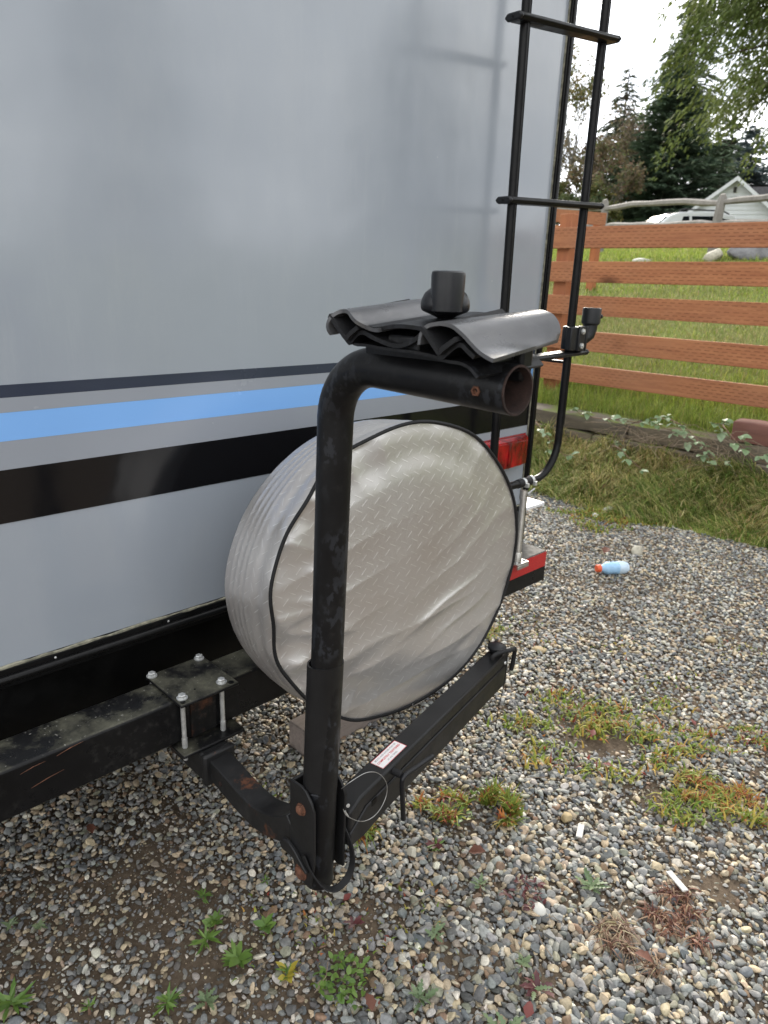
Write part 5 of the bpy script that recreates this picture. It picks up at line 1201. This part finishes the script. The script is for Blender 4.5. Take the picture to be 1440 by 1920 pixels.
# ------------------------------------------------------------------ trees
def tree_root(name, loc, label, cat='tree', group=None):
    r = empty(name, loc); return tag(r, label, cat, group)
def conifer(loc, h, r, nb, nq, cols, qs, label, seed, droop=.25, rise=.1, z0=.03, name='fir_tree', taper=.85, hang=0., parts=True, asp=.30):
    rs = np.random.RandomState(seed); root = tree_root(name, loc, label)
    u = rs.rand(nb) ** .9; zb_ = h * (z0 + (1 - z0) * u) ; Lb = r * (1 - u) ** taper * rs.uniform(.62, 1.12, nb) + .02 * r; az = rs.rand(nb) * 6.283
    Lb *= .82 + .36 * vnoise(az * 1.3, zb_ * 1.7 / h * 6, seed)
    pk = rs.choice(nb, nq, p=Lb ** 1.4 / (Lb ** 1.4).sum()); t_ = rs.rand(nq) ** .62
    lat = rs.uniform(-1, 1, nq) * (1.05 - t_) * .32 * Lb[pk]
    ca, sa = np.cos(az[pk]), np.sin(az[pk]); R_ = Lb[pk] * t_
    x = ca * R_ - sa * lat; y = sa * R_ + ca * lat; z = zb_[pk] + rise * R_ - droop * R_ * t_ - np.abs(lat) * .18 - rs.rand(nq) ** 2 * hang * r * .3
    # spray direction: outwards and sideways
    da = az[pk] + np.sign(lat) * rs.uniform(.2, 1.1, nq); dx, dy = np.cos(da), np.sin(da); dz = -droop * 1.2 * t_ + rs.randn(nq) * .22 - hang * rs.uniform(.3, 1.4, nq)
    D = np.stack([dx, dy, dz], -1); D /= np.linalg.norm(D, axis=1)[:, None]; S = np.cross(D, np.stack([rs.randn(nq) * .4, rs.randn(nq) * .4, np.ones(nq)], -1)); S /= np.linalg.norm(S, axis=1)[:, None] + 1e-6
    q = qs * rs.uniform(.5, 1.4, nq); P = np.stack([x, y, z], -1); Lq = q[:, None]; Wq = (q * asp)[:, None]
    V = np.stack([P - S * Wq * .5, P + S * Wq * .5, P + D * Lq * .6 + S * Wq * .42 - [0, 0, 1] * Lq * .04, P + D * Lq], 1)
    V = V.reshape(-1, 3); F = (np.array([[0, 1, 2], [0, 2, 3]])[None] + (np.arange(nq) * 4)[:, None, None]).reshape(-1, 3)
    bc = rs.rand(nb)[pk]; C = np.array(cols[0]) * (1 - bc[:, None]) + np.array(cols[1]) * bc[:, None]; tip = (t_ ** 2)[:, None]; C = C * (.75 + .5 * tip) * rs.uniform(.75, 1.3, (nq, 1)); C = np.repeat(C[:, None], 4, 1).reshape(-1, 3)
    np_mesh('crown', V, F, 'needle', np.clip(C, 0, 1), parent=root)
    s = MB(); o0 = Vector(loc); s.tube([o0 + Vector((0, 0, -.3)), o0 + Vector((.01 * h, 0, h * .5)), o0 + Vector((0, 0, h * .97))], [h * .018, h * .011, h * .002], 8)
    for i in rs.choice(nb, min(nb, 70), replace=False):
        a = Vector((0, 0, zb_[i])); e_ = Vector((math.cos(az[i]) * Lb[i] * .85, math.sin(az[i]) * Lb[i] * .85, zb_[i] + (rise - droop * .85) * Lb[i] * .85)); s.tube([o0 + a, o0 + a.lerp(e_, .5) + Vector((0, 0, .03 * Lb[i])), o0 + e_], [h * .0035, h * .002, h * .0007], 4, caps=False)
    s.build('trunk', 'bark', root); return root
def broadleaf(loc, h, spread, label, seed, cols, nleaf, leafs, depth=6, name='broadleaf_tree', bark='bark_grey', r0=.012):
    rs = np.random.RandomState(seed); root = tree_root(name, loc, label); s = MB(); o0 = Vector(loc); tips = []
    def grow(p, d, L_, r_, k):
        q = p + d * L_ * .5 + Vector(rs.randn(3) * L_ * .06); e_ = p + d * L_ + Vector(rs.randn(3) * L_ * .08)
        s.tube([p, q, e_], [r_, r_ * .85, r_ * .7], 5 if k > 3 else 3, caps=False)
        if k <= 2: tips.append((p, e_))
        if k == 0: return
        for j in range(3 if k > 1 and rs.rand() < .6 else 2):
            dd = (d + Vector(rs.randn(3) * spread) + Vector((0, 0, .16))).normalized(); grow(e_, dd, L_ * rs.uniform(.62, .86), r_ * .66, k - 1)
    grow(o0 + Vector((0, 0, -.2)), Vector((rs.randn() * .05, rs.randn() * .05, 1)).normalized(), h * .27, h * r0, depth)
    s.build('trunk', bark, root)
    a = np.array([t_[0][:] for t_ in tips]); b_ = np.array([t_[1][:] for t_ in tips]); pk = rs.randint(len(tips), size=nleaf); f = rs.rand(nleaf, 1); P = a[pk] * (1 - f) + b_[pk] * f + rs.randn(nleaf, 3) * h * .012
    D = rs.randn(nleaf, 3); D /= np.linalg.norm(D, axis=1)[:, None]; S = np.cross(D, rs.randn(nleaf, 3)); S /= np.linalg.norm(S, axis=1)[:, None]; q = leafs * rs.uniform(.5, 1.4, (nleaf, 1))
    V = np.stack([P, P + D * q * .5 + S * q * .3, P + D * q, P + D * q * .5 - S * q * .3], 1).reshape(-1, 3) - np.array(loc); F = (np.array([[0, 1, 2], [0, 2, 3]])[None] + (np.arange(nleaf) * 4)[:, None, None]).reshape(-1, 3)
    C = palette(rs, nleaf, cols, [1] * len(cols), .3); np_mesh('crown', V, F, 'needle', np.clip(np.repeat(C[:, None], 4, 1).reshape(-1, 3), 0, 1), parent=root); return root
ZG = .75
conifer((36.0, 17.5, ZG), 9.3, 3.5, 760, 42000, [(.045, .072, .045), (.085, .120, .075)], .28, 'dense dark green fir in the middle behind the split-rail fence', 1, droop=.12, rise=.30, taper=.72)
conifer((47.4, 22.6, ZG), 18.0, 4.6, 460, 26000, [(.085, .110, .065), (.135, .160, .098)], .42, 'tallest slender fir rising behind the dark fir', 2, droop=.42, rise=.16, taper=.85)
conifer((41.3, 23.2, ZG), 11.3, 3.0, 320, 11000, [(.08, .10, .068), (.125, .135, .09)], .36, 'grey-green conifer left of the dark fir, seen just right of the ladder', 3, droop=.35, rise=.18)
conifer((53.2, 20.3, ZG), 9.8, 3.6, 420, 13000, [(.085, .115, .120), (.15, .185, .195)], .45, 'bluish spruce behind the white house', 4, droop=.10, rise=.25, name='spruce_tree', taper=.75)
conifer((43.0, 17.9, ZG), 8.2, 2.9, 260, 9000, [(.07, .10, .06), (.11, .15, .09)], .34, 'smaller dark fir between the dense fir and the white house', 5, droop=.15, rise=.25)
conifer((58.0, 31.0, ZG), 13.0, 5.5, 300, 9000, [(.045, .06, .035), (.075, .09, .055)], .6, 'far dark conifer low behind the ladder', 6, droop=.2, rise=.2)
conifer((60.0, 24.5, ZG), 12.0, 5.0, 300, 9000, [(.045, .06, .035), (.075, .09, .055)], .6, 'far conifer filling the gap behind the bluish spruce', 16, droop=.2, rise=.2)
# drooping cedar at the right
conifer((22.3, 4.9, ZG), 22.0, 5.5, 1300, 330000, [(.062, .088, .026), (.14, .165, .052)], .125, 'big drooping cedar with yellow-green hanging sprays at the right', 7, droop=.55, rise=.30, z0=.215, hang=.5, name='cedar_tree', taper=.42, asp=.42)
broadleaf((34.5, 22.3, ZG), 9.8, .34, 'thin nearly leafless tree seen between the ladder rails', 8, [(.16, .15, .06), (.12, .13, .05), (.20, .16, .07)], 2600, .17, 6)
broadleaf((31.8, 19.2, ZG), 6.2, .40, 'brown-tinged bare bushy tree left of the dark fir', 9, [(.15, .11, .07), (.18, .14, .09), (.12, .13, .06)], 4200, .15, 6)
broadleaf((38.0, 21.2, ZG), 8.6, .40, 'twiggy brown tree between the thin tree and the firs', 10, [(.15, .12, .08), (.14, .13, .07), (.20, .16, .11)], 4200, .17, 6)
broadleaf((29.5, 19.6, ZG), 5.2, .45, 'low olive bush at the foot of the thin tree', 11, [(.10, .11, .04), (.14, .13, .05)], 6000, .15, 5)
broadleaf((27.6, 18.0, ZG), 3.6, .5, 'low olive shrub behind the far section of board fence', 13, [(.07, .09, .04), (.10, .11, .05)], 6000, .15, 5)
broadleaf((25.6, 15.9, ZG), 3.2, .5, 'low dark shrub at the foot of the firs', 12, [(.05, .07, .03), (.08, .09, .04)], 5000, .13, 5)
# trees across the yard behind the photographer
for i, (x, y, h_, r_) in enumerate(((14, -26, 15, 4.2), (24, -20, 13, 4.0), (4, -33, 17, 4.6), (-8, -30, 14, 4.2), (32, -30, 16, 4.5))):
    conifer((x, y, GZ), h_, r_, 240, 6000, [(.035, .055, .028), (.06, .08, .045)], .7, ('tall fir across the yard, nearest to the drive', 'fir at the right of the row across the yard', 'tallest fir of the row across the yard', 'leftmost fir of the row across the yard', 'rightmost fir across the yard')[i], 40 + i, droop=.25, rise=.2)

# ------------------------------------------------------------------ white house
hs = empty('white_house', (33.5, 13.2, ZG)); tag(hs, 'white clapboard house with a steep gable and dark shingle roof', 'house')
pk_ = Vector((33.55, 13.23, 4.71)); gdir = Vector((.715, -.698, 0))          # along the gable face, left to right
rdir = Vector((.86, .51, 0)).normalized()
gdir = Vector((.45, -.893, 0)).normalized(); rdir = Vector((.893, .45, 0)).normalized()
GW, GH = 2.05, 1.62            # half width, rise
def hp_(a, z, b_=0.): return Vector((pk_.x, pk_.y, 0)) + gdir * a + rdir * b_ + Vector((0, 0, z))
m_ = MB(); zt_ = pk_.z - .10; zb2 = zt_ - GH
vs = [hp_(-GW, ZG), hp_(GW, ZG), hp_(GW, zb2), hp_(0, zt_), hp_(-GW, zb2)]; vs += [v_ + rdir * 2.6 for v_ in vs]
m_.add(vs, [(4, 3, 2, 1, 0), (5, 6, 7, 8, 9), (0, 1, 6, 5), (1, 2, 7, 6), (4, 0, 5, 9)]); m_.build('wall', 'siding', hs, smooth=False)
z = ZG + .05; k = 0
while z < zt_ - .12:
    hw = GW if z < zb2 else GW * (zt_ - z) / GH
    hw2 = GW if z + .17 < zb2 else GW * max(0, (zt_ - z - .17)) / GH
    m_ = MB(); f_ = -.002; vs = [hp_(-hw, z, -.035), hp_(hw, z, -.035), hp_(hw2, z + .172, -.008), hp_(-hw2, z + .172, -.008), hp_(-hw, z, f_), hp_(hw, z, f_)]
    m_.add(vs, [(0, 1, 2, 3), (4, 5, 1, 0)]); m_.build('siding_board', 'siding', hs, smooth=False); z += .175; k += 1
for sgn in (-1, 1):
    ov = .42; e0_ = hp_(0, pk_.z + .0, -.30); e1_ = hp_(sgn * (GW + ov), pk_.z - GH * (GW + ov) / GW, -.30)
    m_ = MB(); n2 = Vector((0, 0, 1)); th_ = Vector((0, 0, -.09)); vs = [e0_, e1_, e1_ + rdir * 2.9, e0_ + rdir * 2.9]; vs += [v_ + th_ for v_ in vs]
    m_.add(vs, [(0, 1, 2, 3), (7, 6, 5, 4), (0, 4, 5, 1), (1, 5, 6, 2), (2, 6, 7, 3), (3, 7, 4, 0)]); m_.build('roof', 'shingle', hs, smooth=False)
    m_ = MB(); a = e0_ - rdir * .03 + Vector((0, 0, .01)); b_ = e1_ - rdir * .03 + Vector((0, 0, .01)); vs = [a, b_, b_ + Vector((0, 0, -.17)), a + Vector((0, 0, -.17))]; vs += [v_ + rdir * .025 for v_ in vs]
    m_.add(vs, [(0, 1, 2, 3), (7, 6, 5, 4), (0, 4, 5, 1), (3, 2, 6, 7), (1, 5, 6, 2), (0, 3, 7, 4)]); m_.build('barge_board', 'siding', hs, smooth=False)
m_ = MB(); A_ = hp_(-.02, pk_.z - .005, 2.55); B_ = hp_(9, pk_.z - .005, 2.55); C_ = hp_(9, pk_.z - 1.75, .25); D_ = hp_(-.02, pk_.z - 1.75, .25); E_2 = hp_(-.02, pk_.z - 1.75, 4.85); F_2 = hp_(9, pk_.z - 1.75, 4.85)
m_.add([A_, B_, C_, hp_(GW + .3, pk_.z - 1.75, .25), hp_(.0, pk_.z - .1, 2.4), E_2, F_2], [(4, 3, 2, 1), (0, 1, 6, 5)]); m_.build('roof', 'shingle', hs, smooth=False)
m_ = MB(); P4 = [hp_(GW + .01, ZG, .7), hp_(8.8, ZG, .7), hp_(8.8, pk_.z - 1.7, .7), hp_(GW + .01, pk_.z - 1.7, .7)]; m_.add(P4 + [v_ + rdir * 4 for v_ in P4], [(0, 1, 2, 3), (1, 5, 6, 2), (7, 6, 5, 4), (4, 0, 3, 7)]); m_.build('wall', 'siding', hs, smooth=False)
m_ = MB(); m_.box(hp_(0, zt_ - .40, -.05), (.12, .04, .22), Matrix.Rotation(math.atan2(gdir.y, gdir.x), 3, 'Z')); m_.build('gable_vent', 'capgrey', hs, smooth=False)
for a in (-1.0, .85):
    m_ = MB(); m_.box(hp_(a, zb2 - .75, -.045), (.62, .05, .95), Matrix.Rotation(math.atan2(gdir.y, gdir.x), 3, 'Z')); wf = m_.build('window', 'siding', hs, smooth=False)
    m_ = MB(); m_.box(hp_(a, zb2 - .75, -.075), (.50, .012, .83), Matrix.Rotation(math.atan2(gdir.y, gdir.x), 3, 'Z')); m_.build('pane', 'glass_dark', wf, smooth=False)

# ------------------------------------------------------------------ white car
cr = empty('parked_car', (22.6, 10.9, ZG)); tag(cr, 'white SUV with dark windows parked beyond the split-rail fence', 'car')
cdir = Vector((.74, -.67, 0)).normalized(); cs = Vector((-cdir.y, cdir.x, 0)); CB = Vector((22.3, 11.35, ZG - .12))
def cpnt(a, w_, z): return CB + cdir * a + cs * w_ + Vector((0, 0, z))
side = [(-1.25, .35), (-1.3, .75), (-1.15, 1.0), (-.15, 1.08), (.45, 1.56), (.75, 1.66), (1.7, 1.70), (2.4, 1.62), (2.85, 1.10), (2.95, .95), (2.95, .40), (2.8, .32), (-1.1, .30)]
n = len(side); vs = [cpnt(a, .92 - (.16 if z > 1.2 else 0), z) for a, z in side] + [cpnt(a, -.92 + (.16 if z > 1.2 else 0), z) for a, z in side]
m_ = MB(); m_.add(vs, [tuple(range(n)), tuple(reversed(range(n, 2 * n)))] + [(i, i + n, (i + 1) % n + n, (i + 1) % n) for i in range(n)]); m_.build('body', 'carpaint', cr, bevel=.05)
for sgn in (-1, 1):
    for pts_ in ([(.12, 1.14), (.52, 1.50), (1.02, 1.55), (1.02, 1.14)], [(1.10, 1.14), (1.10, 1.55), (1.78, 1.57), (1.78, 1.14)], [(1.86, 1.14), (1.86, 1.57), (2.32, 1.50), (2.55, 1.14)]):
        n = 4; vs = []
        for o_ in (.0, .02):
            for a, z in pts_: vs.append(cpnt(a, sgn * (.925 - .16 * min(1, max(0, (z - 1.08) / .35)) + o_), z))
        m_ = MB(); m_.add(vs, [(0, 1, 2, 3), (7, 6, 5, 4)] + [(i, i + 4, (i + 1) % 4 + 4, (i + 1) % 4) for i in range(4)]); m_.build('window', 'glass_dark', cr, smooth=False)
    for a in (-.45, 2.15):
        m_ = MB(); m_.lathe([(.12, -.02), (.34, -.02), (.36, .02), (.36, .18), (.2, .2)], cpnt(a, sgn * .74, .36), cs * sgn, 24); m_.build('wheel', 'tyre', cr)
m_ = MB(); vs = [cpnt(-.10, .70, 1.11), cpnt(-.10, -.70, 1.11), cpnt(.43, -.62, 1.56), cpnt(.43, .62, 1.56)]; vs2 = [v_ - cdir * .03 + Vector((0, 0, .03)) for v_ in vs]; m_.add(vs + vs2, [(4, 5, 6, 7), (0, 4, 7, 3), (1, 2, 6, 5), (2, 3, 7, 6), (0, 1, 5, 4)]); m_.build('windscreen', 'glass_dark', cr, smooth=False)
for w_ in (-.62, .62):
    m_ = MB(); m_.tube([cpnt(.75, w_, 1.69), cpnt(.9, w_, 1.75), cpnt(2.1, w_, 1.74), cpnt(2.3, w_, 1.66)], .022, 6); m_.build('roof_rail', 'trim', cr)
